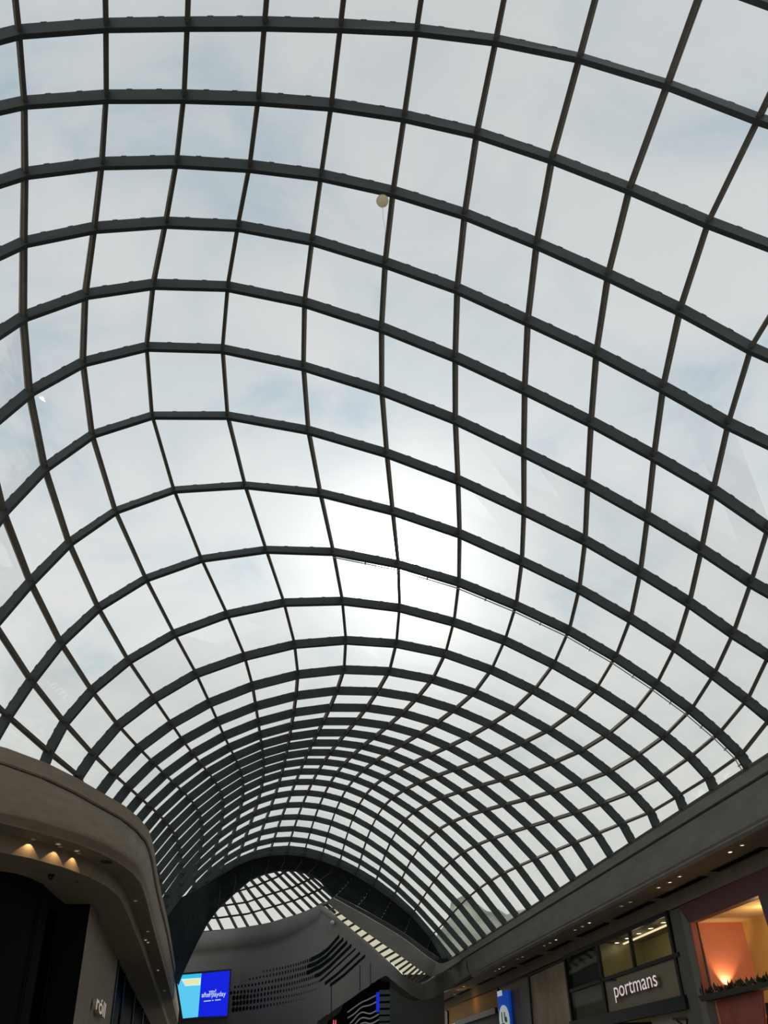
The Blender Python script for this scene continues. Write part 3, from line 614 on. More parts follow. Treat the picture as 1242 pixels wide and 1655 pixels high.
bm = bmesh.new(); slab(bm, [onscr(125, 222, .02), onscr(526, 195, .02), onscr(522, 262, .02), onscr(135, 282, .02)], (0, .01, 0)); part('graphic', bm, cm2, scr)
ex = Vector((1, 0, .03))
text_parts('yay!', onscr(650, 520), ex, (0, 0, 1), .42, .02, [pm], scr, 'lettering', whole=True, offset=.012, height=.25)
text_parts('afterpayday', onscr(528, 590), ex, (0, 0, 1), 1.43, .02, [pm], scr, 'lettering', whole=True, offset=.012, height=.33)
bm = bmesh.new()
for x0, x1 in ((565, 685), (703, 727), (752, 848)):
    slab(bm, [onscr(x0, 664 - (x0 - 565) * .1), onscr(x1, 664 - (x1 - 565) * .1), onscr(x1, 648 - (x1 - 565) * .1), onscr(x0, 648 - (x0 - 565) * .1)], (0, .01, 0))
part('caption_line', bm, pm, scr)

# ---------------------------------------------------------------- recess below the prow: waved facade
YW = 2.70
wf = thing('waved_facade', 'dark shop facade with pale wavy strips beneath the end wall', 'shopfront', tuple(at(600, 1640, Y=YW)))
bm = bmesh.new(); slab(bm, [at(520, 1720, Y=YW), at(520, 1640, Y=YW), at(606, 1570, Y=YW), at(630.5, 1570, Y=YW), at(630.5, 1720, Y=YW)], (0, .2, 0)); part('back_panel', bm, M['void'], wf)
wavm = mat('wave_strip', (.60, .62, .62), .35, .2); wavd = mat('straight_strip_dark', (.10, .13, .14), .5)  # pale grey for the wavy strips, darker grey for the straight ones
def wp(x, y, o=0.0): return at(480 + x * .2093, 1560 + y * .2093, Y=YW) - Vector((0, .06 + o, 0))
wl = [[(390, 365), (440, 328), (480, 300), (510, 282), (540, 270), (575, 252), (610, 235)], [(390, 410), (450, 370), (475, 345), (500, 325), (530, 316), (560, 310), (590, 296), (620, 280)],
      [(410, 450), (440, 420), (470, 385), (500, 365), (530, 368), (560, 376), (595, 362), (630, 340)], [(425, 480), (450, 455), (475, 425), (500, 408), (530, 408), (560, 414), (600, 398), (632, 378)],
      [(470, 480), (500, 450), (530, 445), (565, 452), (600, 440), (632, 420)], [(500, 500), (530, 482), (565, 488), (600, 478), (632, 460)]]
for k, l in enumerate(wl):
    pts = resample([wp(x, y) for x, y in l], 24)
    bm = bmesh.new(); sweep_bar(bm, pts, [Vector((0, -1, 0))] * 24, .065, .10); part('wave_strip', bm, wavm, wf)
for y in (210, 262, 314, 366, 415, 465):
    bm = bmesh.new(); sweep_bar(bm, [wp(634, y), wp(716, y - 3)], [Vector((0, -1, 0))] * 2, .22, .12); part('straight_strip', bm, wavd, wf)
bm = bmesh.new(); slab(bm, [wp(610, 212, .12), wp(634, 208, .12), wp(634, 362, .12), wp(610, 366, .12)], (0, .05, 0)); part('blue_light', bm, emis('blue_lightbox', (.004, .02, .50)), wf)
# grey wall right of it and the small red sign
bm = bmesh.new(); slab(bm, [at(630.5, 1740, Y=2.965), at(630.5, 1575, Y=2.965), at(717, 1575, Y=2.965), at(722, 1740, Y=2.965)], (0, .3, 0)); struct(obj('wall_return', bm, mat('grey_green_wall', (.12, .13, .115), .8)))
YR = 2.655
rs = thing('red_sign', 'tiny glowing red sign at the bottom edge under the end wall', 'sign', tuple(at(541, 1652, Y=YR)))
for x0 in (538.2, 541.6):
    bm = bmesh.new(); slab(bm, [at(x0, 1659, Y=YR), at(x0 + .8, 1648.5, Y=YR), at(x0 + 2.2, 1648.5, Y=YR), at(x0 + 2.0, 1659, Y=YR)], (0, .04, 0)); part('letter', bm, emis('red_letter', (.75, .10, .14)) if x0 < 540 else bpy.data.materials['red_letter'], rs)

# ---------------------------------------------------------------- right-hand shopfronts (plane X = .80)
XS = .80
def s(x, y, o=0.0): return at(x, y, X=XS) + Vector((o, 0, 0))
def bar(name, parent, a, b, w, d=.12, m=None, o=0.0):
    bm = bmesh.new(); prism_bar(bm, s(*a, o), s(*b, o), (1, 0, 0), w, d); return part(name, bm, m or M['black'], parent)
def panel(name, parent, px, m, o=0.0, t=.03):
    bm = bmesh.new(); slab(bm, [s(x, y, o) for x, y in px], (t, 0, 0)); return part(name, bm, m, parent)
pf = thing('shopfront', 'black framed glazed shopfront carrying the white portmans lettering', 'shopfront', tuple(s(1010, 1660)))
bar('mullion', pf, (913, 1546.5), (927.5, 1660), .16)
bar('mullion', pf, (965.3, 1525), (984.5, 1650), .24)
bar('mullion', pf, (1078.5, 1476), (1108, 1622), .18)
bar('mullion', pf, (1017.5, 1504), (1027.6, 1566), .13)
bar('head_rail', pf, (910, 1549), (1080, 1475.5), .16)
bar('transom', pf, (923, 1602), (977, 1583.5), .13); bar('transom', pf, (975, 1584), (1099, 1542), .13)
bar('bottom_beam', pf, (925, 1660), (1113, 1619), .42, .25)
panel('glass_pane', pf, [(915, 1547), (964, 1526.5), (975, 1584), (922, 1601)], M['shopglass'])
panel('glass_pane', pf, [(922, 1602), (975, 1584), (984, 1645), (928, 1658)], M['shopglass'])
panel('glass_pane', pf, [(967, 1526), (1017, 1504.5), (1027, 1566), (977, 1583)], M['shopglass'])
panel('glass_pane', pf, [(1019, 1504), (1078, 1477), (1095, 1543), (1028, 1565)], M['shopglass'])
taupe = mat('taupe_sign_panel', (.20, .175, .115), .6)
panel('sign_panel', pf, [(978, 1584), (1096, 1543.5), (1107, 1618), (985, 1645)], taupe, .03, .05)
panel('side_panel', pf, [(915, 1547), (964, 1526.5), (975, 1584), (922, 1601)], mat('teal_back_panel', (.035, .043, .042), .7), .2, .05)
panel('side_panel', pf, [(922, 1602), (975, 1584), (984, 1645), (928, 1658)], mat('olive_back_panel', (.11, .11, .075), .7), .2, .05)
bm = bmesh.new(); prism_bar(bm, s(977, 1584.2, -.05), s(1030, 1583.2, .25), (0, 0, 1), .07, .07); part('bracket_arm', bm, M['black'], pf)
# room behind the glass
zc = .2672
room = mat('shop_wall_olive', (.42, .36, .20), .8)
y0, y1 = s(1110, 1600).y, s(966, 1527).y
bm = bmesh.new(); box(bm, (XS * U + 2.0, y0, 4.0), (XS * U + 2.1, y1, W(0, 0, zc).z)); part('back_wall', bm, room, pf)
bm = bmesh.new(); box(bm, (XS * U + .1, y0, W(0, 0, zc).z), (XS * U + 2.1, y1 + 3, W(0, 0, zc).z + .06)); part('shop_ceiling', bm, mat('shop_ceiling_olive', (.22, .20, .13), .8), pf)
bm = bmesh.new(); box(bm, (XS * U + .05, y1 - .05, 4.0), (XS * U + 2.1, y1 + .05, W(0, 0, zc).z)); box(bm, (XS * U + .05, y0 - .1, 2.0), (XS * U + 2.1, y0, W(0, 0, zc).z)); part('side_wall', bm, room, pf)
lampm = emis('lamp_lens', (1.0, .86, .62), 6.0); ringm = mat('lamp_ring', (.55, .50, .42), .4)
ordn = ['nearest the camera', 'second from the camera', 'third from the camera', 'fourth from the camera', 'furthest from the camera']
for i, (x, y) in enumerate([(1072.5, 1490), (1052, 1499.5), (1033, 1507.8), (1014.5, 1515.8), (997.5, 1523)]):
    p = at(x, y, Z=zc); 
    d = thing('downlight', 'round downlight inside the black framed shop window, ' + ordn[i], 'light', tuple(p), 'downlights inside the framed shop window')
    bm = bmesh.new(); ring(bm, p - Vector((0, 0, .03)), (0, 0, 1), .10, .14, .03); part('trim_ring', bm, ringm, d)
    bm = bmesh.new(); disc(bm, p - Vector((0, 0, .02)), (0, 0, 1), .10, .02); part('lens', bm, lampm, d)
linm = emis('linear_lamp', (1.0, .80, .45), 1.3)
for i, (a, b, l) in enumerate((((999.5, 1529.5), (1080, 1494.5), 'long thin linear light inside the black framed shop window'), ((979, 1536.5), (989, 1532.5), 'short stub of linear light at the far end of framed window'))):
    pa, pb = at(*a, Z=zc - .0015), at(*b, Z=zc - .0015)
    bm = bmesh.new(); prism_bar(bm, pa, pb, (0, 0, 1), .08, .05); tag(obj('linear_light', bm, linm), l, 'light', 'linear lights inside the framed shop window')
sg = thing('shop_sign', 'white raised portmans lettering on the taupe panel', 'sign', tuple(s(1035, 1600)))
a = s(1000.8, 1612.5); b = s(1070.5, 1592.5)
lw = [mat('white_letter_face', (.80, .78, .76), .4, emit=(1, .95, .92), estr=.42), mat('pink_letter_side', (.42, .20, .20), .5)]
text_parts('portmans', Vector((XS * U - .06, a.y, a.z)), (0, -1, 0), (0, 0, 1), a.y - b.y, .10, lw, sg, offset=.0, height=.60)
# pale reveal strip and grey pier between the two shops
pier = mat('grey_pier', (.10, .098, .085), .75)
bm = bmesh.new(); slab(bm, [s(1083, 1473), s(1097, 1467), s(1150, 1700), s(1122, 1700)], (.5, 0, 0)); struct(obj('trim_5', bm, pier), 'grey pier between the framed shop and the pink shop')
bm = bmesh.new(); slab(bm, [s(1099, 1467, -.03), s(1115, 1491, -.03), s(1160, 1700, -.03), s(1149, 1700, -.03)], (.4, 0, 0)); struct(obj('trim_6', bm, mat('grey_pier_pale', (.15, .14, .12), .75)), 'paler grey edge strip left of the pink shop window')

# pink shop
pk = thing('shopfront', 'pink shop with glowing peach recess behind maroon header', 'shopfront', tuple(s(1180, 1655)))
maroon = mat('maroon_header', (.105, .040, .040), .6)
panel('header', pk, [(1097, 1466), (1300, 1373), (1300, 1414), (1226, 1447.5), (1117, 1491)], maroon, 0, .25)
panel('right_jamb', pk, [(1226, 1447.5), (1300, 1414), (1300, 1500), (1242.5, 1500)], mat('mauve_jamb', (.085, .058, .066), .6), 0, .25)
panel('edge_trim', pk, [(1116, 1491.5), (1118, 1491.0), (1141.5, 1610), (1138.5, 1610)], mat('pink_edge', (.25, .08, .075), .5), -.03, .2)
q = at(1189.4, 1494, Z=at(1117, 1491.5, X=XS, m=False).z); xb = q.x
zt = s(1117, 1491.5).z; yl = s(1117, 1491.5).y; yr = s(1300, 1420).y - 2
pinkm = mat('peach_wall', (.62, .235, .150), .75, noise=(.7, .05, (1, 1, 1))); yelm = mat('amber_wall', (.60, .42, .14), .8, noise=(.8, .06, (1, 1, 1)))
bm = bmesh.new(); box(bm, (XS * U + .26, yl, 2.0), (xb, yl + .1, zt)); part('side_wall', bm, pinkm, pk)
bm = bmesh.new(); box(bm, (xb, yr, 2.0), (xb + .1, yl + .1, zt)); part('back_wall', bm, yelm, pk)
bm = bmesh.new(); box(bm, (XS * U + .26, yr, zt), (xb + .1, yl + .1, zt + .08)); part('shop_ceiling', bm, mat('cream_shop_ceiling', (.60, .47, .28), .8, noise=(1, .15, (1, 4, 1))), pk)
bm = bmesh.new(); box(bm, (XS * U, yr - .1, 2.0), (xb + .1, yr, zt)); part('side_wall', bm, yelm, pk)
# dark display ledge with greenery
lg = thing('planter_ledge', 'long dark ledge with low trailing greenery across the pink shop window', 'planter', tuple(s(1190, 1602)))
bm = bmesh.new()
pts = [(1131, 1609.5), (1300, 1574), (1300, 1582), (1136, 1619)]
slab(bm, [s(x, y, -.05) for x, y in pts], (.55, 0, 0)); part('ledge', bm, mat('dark_ledge', (.030, .028, .022), .7), lg)
bm = bmesh.new(); rr = random.Random(7)
for i in range(300):
    k = rr.random(); base = s(1133 + 130 * k, 1609 - 27.5 * k, rr.uniform(-.05, .4))
    h = rr.uniform(.08, .22) * (1.5 if math.sin(k * 40) > .7 else 1)
    dx = Vector((rr.uniform(-1, 1), rr.uniform(-1, 1), 0)).normalized()
    tip = base + Vector((0, 0, h)) + dx * rr.uniform(.03, .14); sd = dx.cross(Vector((0, 0, 1))) * rr.uniform(.03, .06)
    m_ = base.lerp(tip, .55)
    vs = [bm.verts.new(v) for v in (base, m_ + sd, tip, m_ - sd, m_ + Vector((0, 0, .012)))]
    bm.faces.new((vs[0], vs[1], vs[4])); bm.faces.new((vs[1], vs[2], vs[4])); bm.faces.new((vs[2], vs[3], vs[4])); bm.faces.new((vs[3], vs[0], vs[4]))
fo = part('foliage', bm, mat('dark_foliage', (.022, .030, .014), .6), lg); fo['kind'] = 'stuff'
# lower part of the pink shop: red hanging panel and amber wall with branch display
panel('lower_panel', pk, [(1137, 1618), (1218, 1602), (1226, 1700), (1155, 1700)], mat('red_lower_panel', (.30, .075, .055), .6, noise=(1.5, .25, (1, 1, 1))), .28, .06)
dp = thing('branch_display', 'dark twig-like display stand at bottom right corner', 'display', tuple(s(1230, 1650)))
for a_, b_ in (((1223, 1622), (1231, 1655)), ((1228, 1634), (1240, 1638)), ((1231, 1655), (1235, 1690)), ((1227, 1645), (1236, 1652)), ((1224, 1628), (1229, 1624)), ((1229, 1640), (1226, 1655))):
    bm = bmesh.new(); tube(bm, [s(*a_, .35), s((a_[0] + b_[0]) / 2 + .6, (a_[1] + b_[1]) / 2, .3), s(*b_, .35)], .06, 6); part('branch', bm, M['black'], dp)
# display below the framed shop
bk = thing('shop_fitting', 'pale beige interior fascia under the bottom beam of framed shop', 'display', tuple(s(1080, 1645)))
panel('fascia', bk, [(1040, 1640), (1110, 1624), (1118, 1700), (1050, 1700)], mat('beige_fascia', (.34, .28, .20), .7), .3, .05)
for a_, b_ in (((1080, 1647), (1112, 1646)), ((1086, 1650), (1094, 1656)), ((1103, 1647), (1102, 1660))):
    bm = bmesh.new(); tube(bm, [s(*a_, .2), s(*b_, .2)], .035, 6); part('rail', bm, M['black'], bk)

# bronze panel, slim pilaster, blue sign, amber shop, further left
cl = thing('cladding_panel', 'tall brushed bronze cladding panel between blue sign and framed shop', 'panel', tuple(s(888, 1655)))
panel('sheet', cl, [(857, 1579), (911, 1552.5), (924, 1660), (863, 1660)], mat('brushed_bronze', (.25, .185, .115), .38, .55, noise=(1.2, .30, (1, 1, .5))), 0, .1)
bm = bmesh.new(); prism_bar(bm, s(855.5, 1577), s(862, 1660), (1, 0, 0), .12, .1); part('edge_strip', bm, M['black'], cl)
bm = bmesh.new(); prism_bar(bm, s(852, 1578.5, -.02), s(911, 1552, -.02), (1, 0, 0), .08, .1); part('edge_strip', bm, M['black'], cl)
bm = bmesh.new(); slab(bm, [s(838, 1586), s(853, 1580), s(860, 1665), s(842, 1665)], (.4, 0, 0)); struct(obj('trim_7', bm, mat('steel_pilaster', (.13, .128, .125), .5, .2)), 'slim grey pilaster between the blue sign and bronze panel')
cl2 = thing('cladding_panel', 'dull bronze strip of wall behind the blue sign', 'panel', tuple(s(820, 1655)))
panel('sheet', cl2, [(808, 1599), (838, 1586), (842, 1665), (814, 1665)], mat('bronze_plain', (.17, .12, .06), .5, .3), .02, .1)
bs = thing('blade_sign', 'tall blue sign with a white oval and dark marks', 'sign', tuple(s(822, 1640)))
panel('panel', bs, [(811, 1606), (828.5, 1599.5), (834, 1665), (816, 1665)], mat('blue_sign', (.004, .04, .22), .6, spec=.1, emit=(.002, .05, .36), estr=.6), -.25, .12)
cen = s(823.5, 1648, -.30); bm = bmesh.new()
uy = Vector((0, 0, 1)); uxx = Vector((0, -1, 0)); A_, B_ = (s(815.5, 1645).y - s(831, 1643).y) / 2, s(822, 1624).z - s(824, 1648).z
vs = [cen + uxx * A_ * math.cos(k * math.pi / 16) + uy * B_ * math.sin(k * math.pi / 16) for k in range(32)]
slab(bm, vs, (.06, 0, 0)); part('oval', bm, mat('white_oval', (.62, .70, .66), .5, emit=(.6, .75, .68), estr=.35), bs)
bm = bmesh.new()
for x, y, w, h in ((821, 1644, .1, .5), (825.5, 1642.5, .12, .42), (827.5, 1646, .28, .16), (828, 1650, .3, .1), (823, 1655, .5, .1)):
    c0 = s(x, y, -.34); box(bm, c0 - Vector((0, w / 2, h / 2)), c0 + Vector((.02, w / 2, h / 2)))
part('mark', bm, M['black'], bs)
bm = bmesh.new()
for x in (812.5, 814.5, 816.5, 818.3):
    c0 = s(x, 1606.5 - (x - 812) * .3, -.28); box(bm, c0 - Vector((0, .09, .13)), c0 + Vector((.02, .09, .13)))
part('mark', bm, mat('pale_sign_text', (.6, .66, .75), .5, emit=(.6, .7, .85), estr=.4), bs)
am = thing('shopfront', 'amber lit shopfront with dark frame near the far corner', 'shopfront', tuple(s(760, 1655)))
ambm = mat('amber_panel', (.38, .20, .06), .7, spec=.1)
panel('header', am, [(716, 1632), (802, 1599), (803, 1631), (729, 1655), (716, 1655)], ambm, .05, .06)
bar('frame_post', am, (805, 1598), (812, 1665), .26); bar('frame_post', am, (723, 1634), (724, 1668), .55)
bar('frame_rail', am, (738, 1655), (803, 1633), .30, .2, mat('plum_rail', (.018, .010, .020), .5))
panel('dark_pane', am, [(738, 1657), (803, 1635), (806, 1668), (738, 1668)], mat('plum_interior', (.05, .035, .032), .7), .15, .06)

# ---------------------------------------------------------------- right soffit: slot vents and downlights
zs = .2909
vents = []
for a, b in (((719, 1621), (739, 1611)), ((745, 1607.5), (765, 1597.5)), ((770.5, 1592), (795, 1580)), ((803, 1577), (831, 1563)), ((838.5, 1559), (871.5, 1543)), ((881.5, 1537), (920, 1520)), ((931, 1514), (977, 1491.5)), ((991, 1485.5), (1048, 1457)), ((1063.5, 1451), (1135, 1416)), ((1154, 1408), (1242, 1369))):
    vents.append((at(*a, Z=zs).y, at(*b, Z=zs).y))
vents.append((vents[-1][1] - .9 - 3.2, vents[-1][1] - .9))
vl = ['at the far corner', 'second from the far corner', 'third from the far corner', 'above the blue sign', 'above the bronze panel', 'above the left end of the framed shop', 'above the portmans lettering', 'above the pier beside the pink shop', 'above the left half of the pink shop', 'above the right half of the pink shop', 'beyond the right edge of the frame']
for (ya, yb), l in zip(vents, vl):
    v = thing('slot_vent', 'long black slot vent in the right soffit, ' + l, 'vent', (.784 * U, (ya + yb) / 2, W(0, 0, zs).z), 'slot vents along the right soffit')
    bm = bmesh.new(); box(bm, (.7765 * U, yb, W(0, 0, zs).z - .012), (.7925 * U, ya, W(0, 0, zs).z + .01)); part('recess', bm, M['void'], v)
    bm = bmesh.new()
    for x in (.7755, .7935): box(bm, (x * U - .012, yb, W(0, 0, zs).z - .02), (x * U + .012, ya, W(0, 0, zs).z))
    part('edge_trim', bm, mat('vent_trim', (.12, .10, .08), .6) if l == vl[0] else bpy.data.materials['vent_trim'], v)
spots = [((716, 1612), .5, 0), ((735, 1606.5), 1.2, 0), ((741, 1600), .8, 0), ((750, 1594), 3, 0), ((801, 1569), .7, 1), ((807.5, 1565.5), 3, 1), ((814, 1562), .9, 1), ((837, 1549.5), .5, 2), ((845, 1546), 1.2, 2),
         ((880, 1528), .8, 3), ((889.5, 1523.5), 1.2, 3), ((899, 1518.5), 4, 3), ((930, 1502.5), 1.2, 4), ((942, 1497), .9, 4), ((953, 1491), 4, 4), ((1005, 1464), .5, 5), ((1019, 1457.5), .5, 5), ((1065, 1434), 2, 6), ((1083, 1425.5), 3, 6), ((1099, 1416), 2, 6), ((1180.5, 1376.5), 7, 7), ((1200, 1365.5), 2, 7)]
gl = ['above the far corner', 'above the blue sign', 'above the bronze panel', 'above the left end of the framed shop', 'above the portmans lettering', 'above the pier beside the pink shop', 'above the left half of the pink shop', 'above the right half of the pink shop']
cnt = {}
tot = {}
for p_, e, g in spots: tot[g] = tot.get(g, 0) + 1
wd = ['furthest', 'second furthest', 'third furthest', 'nearest']
for (x, y), e, g in spots:
    p = at(x, y, Z=zs); i = cnt.get(g, 0); cnt[g] = i + 1
    pos = 'nearest' if i == tot[g] - 1 else wd[i]
    d = thing('downlight', 'small soffit downlight %s, %s of its cluster' % (gl[g], pos), 'light', tuple(p), 'downlights along the right soffit')
    bm = bmesh.new(); ring(bm, p - Vector((0, 0, .02)), (0, 0, 1), .055, .09, .02, 14); part('trim_ring', bm, ringm, d)
    bm = bmesh.new(); disc(bm, p - Vector((0, 0, .012)), (0, 0, 1), .055, .012, 12); part('lens', bm, emis('lens_%g' % e, (1, .82, .58), e) if 'lens_%g' % e not in bpy.data.materials else bpy.data.materials['lens_%g' % e], d)
# left soffit fittings
lsp = [((94.5, 1363.5), .5, 'above the warm scallops, left of a pair'), ((125, 1374.5), .5, 'above the warm scallops, right of a pair'), ((219, 1455.5), .4, 'just past the rounded corner'), ((239, 1505), .5, 'furthest up the straight run'), ((235.5, 1519), 2.0, 'second up the straight run'), ((239.5, 1523), 1.6, 'third up the straight run'), ((255.5, 1568), 2.6, 'brightest of the straight run'), ((266, 1601), .7, 'last before the screen')]
for (x, y), e, l in lsp:
    p = at(x, y, Z=.2904)
    d = thing('downlight', 'small downlight in the left soffit ' + l, 'light', tuple(p), 'downlights in the left soffit')
    bm = bmesh.new(); ring(bm, p - Vector((0, 0, .02)), (0, 0, 1), .045, .075, .02, 14); part('trim_ring', bm, ringm, d)
    bm = bmesh.new(); disc(bm, p - Vector((0, 0, .012)), (0, 0, 1), .045, .012, 12); part('lens', bm, emis('lens_%g' % e, (1, .82, .58), e) if 'lens_%g' % e not in bpy.data.materials else bpy.data.materials['lens_%g' % e], d)
for (x, y), r_, l in (((172, 1393), .16, 'flat dark oval speaker grille in the left soffit near corner'), ):
    p = at(x, y, Z=.2904); bm = bmesh.new(); disc(bm, p - Vector((0, 0, .02)), (0, 0, 1), r_, .02); tag(obj('ceiling_speaker', bm, mat('speaker_grille', (.03, .025, .02), .8)), l, 'speaker')
p = at(83, 1413.5, Z=.2697)
sc_ = thing('security_camera', 'small black dome camera under the left lower soffit', 'camera', tuple(p))
bm = bmesh.new(); disc(bm, p - Vector((0, 0, .03)), (0, 0, 1), .09, .03); part('base', bm, M['black'], sc_)
bm = bmesh.new(); bmesh.ops.create_uvsphere(bm, u_segments=14, v_segments=8, radius=.075, matrix=Matrix.Translation(p - Vector((0, 0, .06)))); part('dome', bm, M['black'], sc_, True)
p = at(125, 1425, Z=.2697); bm = bmesh.new(); disc(bm, p - Vector((0, 0, .02)), (0, 0, 1), .05, .02); tag(obj('smoke_detector', bm, mat('detector', (.05, .045, .04), .6)), 'tiny dark detector under the left lower soffit right of the dome camera', 'detector')

# ---------------------------------------------------------------- balloon caught under the glass
bp_ = at(618.5, 325, Z=.735)
latex = mat('cream_latex', (.90, .83, .66), .4); latex.node_tree.nodes['Principled BSDF'].inputs['Transmission Weight'].default_value = 0.0
_nt = latex.node_tree; _mx = _nt.nodes.new('ShaderNodeMixShader'); _tl = _nt.nodes.new('ShaderNodeBsdfTranslucent'); _tl.inputs['Color'].default_value = (.90, .83, .66, 1); _mx.inputs['Fac'].default_value = .6
_nt.links.new(_nt.nodes['Principled BSDF'].outputs[0], _mx.inputs[1]); _nt.links.new(_tl.outputs[0], _mx.inputs[2]); _nt.links.new(_mx.outputs[0], _nt.nodes['Material Output'].inputs['Surface'])
bal = thing('balloon', 'cream party balloon caught under the glass roof trailing its string', 'balloon', tuple(bp_))
bm = bmesh.new(); bmesh.ops.create_uvsphere(bm, u_segments=24, v_segments=16, radius=.125, matrix=Matrix.Translation(bp_))
for v in bm.verts:
    d = v.co - bp_
    if d.z < 0: v.co = bp_ + Vector((d.x * (1 + d.z * 1.6), d.y * (1 + d.z * 1.6), d.z * 1.25))
part('envelope', bm, latex, bal, True)
bm = bmesh.new(); tube(bm, [bp_ - Vector((0, 0, .15)), bp_ - Vector((.01, 0, .5)), bp_ - Vector((-.02, 0, .9)), bp_ - Vector((0.01, 0, 1.3))], .004, 5); part('string', bm, mat('pale_string', (.6, .58, .5), .7), bal)
bm = bmesh.new(); bmesh.ops.create_cone(bm, segments=10, radius1=.03, radius2=.01, depth=.04, matrix=Matrix.Translation(bp_ - Vector((0, 0, .165)))); part('knot', bm, bpy.data.materials['cream_latex'], bal)

# ---------------------------------------------------------------- rise of trees and roofs outside, haze put into its colour
bm = bmesh.new(); rr = random.Random(11)
cols, rws = 90, 10
hm = mat('slope_painted_haze', (.46, .46, .38), .95, 0, .05, noise=(.16, .5, (1, 1, 1.5)))  # base colour kept pale to paint the distance haze onto the slope
grid = []
for i in range(cols):
    k = i / (cols - 1); x = 18.6 + 105 * k; y = 92 + 14 * math.sin(k * 5) - 40 * k
    top = (21.6 if k > .05 else 9 + 12.6 * (k / .05) ** .7) + .9 * math.sin(k * 23 + 1) + .5 * math.sin(k * 51) + rr.uniform(-.25, .25)
    grid.append([bm.verts.new((x + j * .6 + rr.uniform(-.4, .4), y + j * 2.2 + rr.uniform(-.6, .6), -2 + (top + 2) * math.sin(min(j / (rws - 2), 1) * math.pi / 2) + rr.uniform(-.35, .35))) for j in range(rws)])
for a, b in zip(grid, grid[1:]):
    for j in range(rws - 1): bm.faces.new((a[j], a[j + 1], b[j + 1], b[j]))
struct(obj('hills', bm, hm, smooth=True), 'grey-green slope of trees with painted haze outside beyond the right eave')

# ---------------------------------------------------------------- light
def lamp(kind, name, loc, energy, col, **k):
    l = bpy.data.lights.new(name, kind); l.energy = energy; l.color = col
    for a, b in k.items(): setattr(l, a, b)
    o = bpy.data.objects.new(name, l); C.objects.link(o); o.location = loc; return o
def aim(o, d): o.rotation_euler = Vector(d).to_track_quat('-Z', 'Y').to_euler()
sun_dir = (ROT @ Vector((653 - CX, 917 - CY, F))).normalized()
sn = lamp('SUN', 'sun', (0, 0, 60), 0.9, (1, .92, .78), angle=math.radians(2.5)); aim(sn, -sun_dir)
# three wall washers on the curved step
for i, (x, y) in enumerate(((39, 1367), (72, 1379), (103.5, 1389))):
    p = at(x, y, Z=.2850); n = min(range(len(f2c)), key=lambda k: (f2c[k].x - p.x) ** 2 + (f2c[k].y - p.y) ** 2)
    t = (f2c[n + 1] - f2c[n - 1]); t.z = 0; t.normalize(); out = Vector((t.y, -t.x, 0))
    q = f2c[n] + (p - f2c[n]).dot(t) * t + out * .13; q.z = W(0, 0, .2895).z
    o = lamp('SPOT', 'wall_washer_lamp', q, 15, (1, .62, .27), spot_size=math.radians(98), spot_blend=.15, shadow_soft_size=.01); aim(o, (-out.x * .25, -out.y * .25, -1))
    d = thing('wall_washer', 'recessed warm wall washer making the %s glowing scallop' % ('left', 'middle', 'right')[i], 'light', tuple(q), 'wall washers at the left soffit')
    bm = bmesh.new(); ring(bm, q + Vector((0, 0, .004)), (0, 0, 1), .04, .06, .015, 14); part('trim_ring', bm, ringm, d)
# shop lamps
for (x, y) in ((1072.5, 1490), (1033, 1507.8)):
    p = at(x, y, Z=zc); lamp('POINT', 'shop_lamp', Vector((XS * U + .75, p.y, p.z - .5)), 7, (1, .80, .45), shadow_soft_size=.25)
p = Vector((XS * U + 1.2, (yl + yr) / 2 + 1.5, zt - .6)); lamp('POINT', 'shop_lamp', p, 60, (1, .66, .32), shadow_soft_size=.15)
p = Vector((xb - .5, s(1175, 1600).y - 1.2, s(1150, 1608).z - 1.0)); lamp('POINT', 'shop_lamp', p, 30, (1, .62, .30), shadow_soft_size=.15)
# up-light at the foot of the peach wall
p = Vector((XS * U + .75, yl - .16, s(1145, 1604).z + .12))
o = lamp('SPOT', 'uplight_lamp', p, 90, (1, .58, .30), spot_size=math.radians(85), spot_blend=.6, shadow_soft_size=.03); aim(o, (.12, .28, 1))
ul = thing('uplight', 'small uplight glowing at the foot of the peach wall', 'light', tuple(p))
bm = bmesh.new(); tube(bm, [p - Vector((0, 0, .2)), p - Vector((0, 0, .03))], .06, 10); part('housing', bm, M['black'], ul)
p = s(760, 1640, 1.2); lamp('POINT', 'shop_lamp', s(768, 1618, -.6), 7, (1, .62, .26), shadow_soft_size=.1)

w = bpy.data.worlds.new('sky'); bpy.context.scene.world = w; w.use_nodes = True; nt = w.node_tree
for n in list(nt.nodes): nt.nodes.remove(n)
def N_(t, **k):
    n = nt.nodes.new(t)
    for a, b in k.items(): setattr(n, a, b)
    return n
L_ = nt.links.new
tc = N_('ShaderNodeTexCoord'); sep = N_('ShaderNodeSeparateXYZ'); L_(tc.outputs['Generated'], sep.inputs[0])
mz = N_('ShaderNodeMath', operation='MAXIMUM'); L_(sep.outputs['Z'], mz.inputs[0]); mz.inputs[1].default_value = 0.0
ad = N_('ShaderNodeMath', operation='ADD'); L_(mz.outputs[0], ad.inputs[0]); ad.inputs[1].default_value = .22
dv_ = N_('ShaderNodeVectorMath', operation='DIVIDE'); L_(tc.outputs['Generated'], dv_.inputs[0])
cb = N_('ShaderNodeCombineXYZ'); [L_(ad.outputs[0], cb.inputs[i]) for i in range(3)]; L_(cb.outputs[0], dv_.inputs[1])
n1 = N_('ShaderNodeTexNoise'); n1.inputs['Scale'].default_value = 4.6; n1.inputs['Detail'].default_value = 7; n1.inputs['Roughness'].default_value = .55; n1.inputs['Distortion'].default_value = .5; L_(dv_.outputs[0], n1.inputs['Vector'])
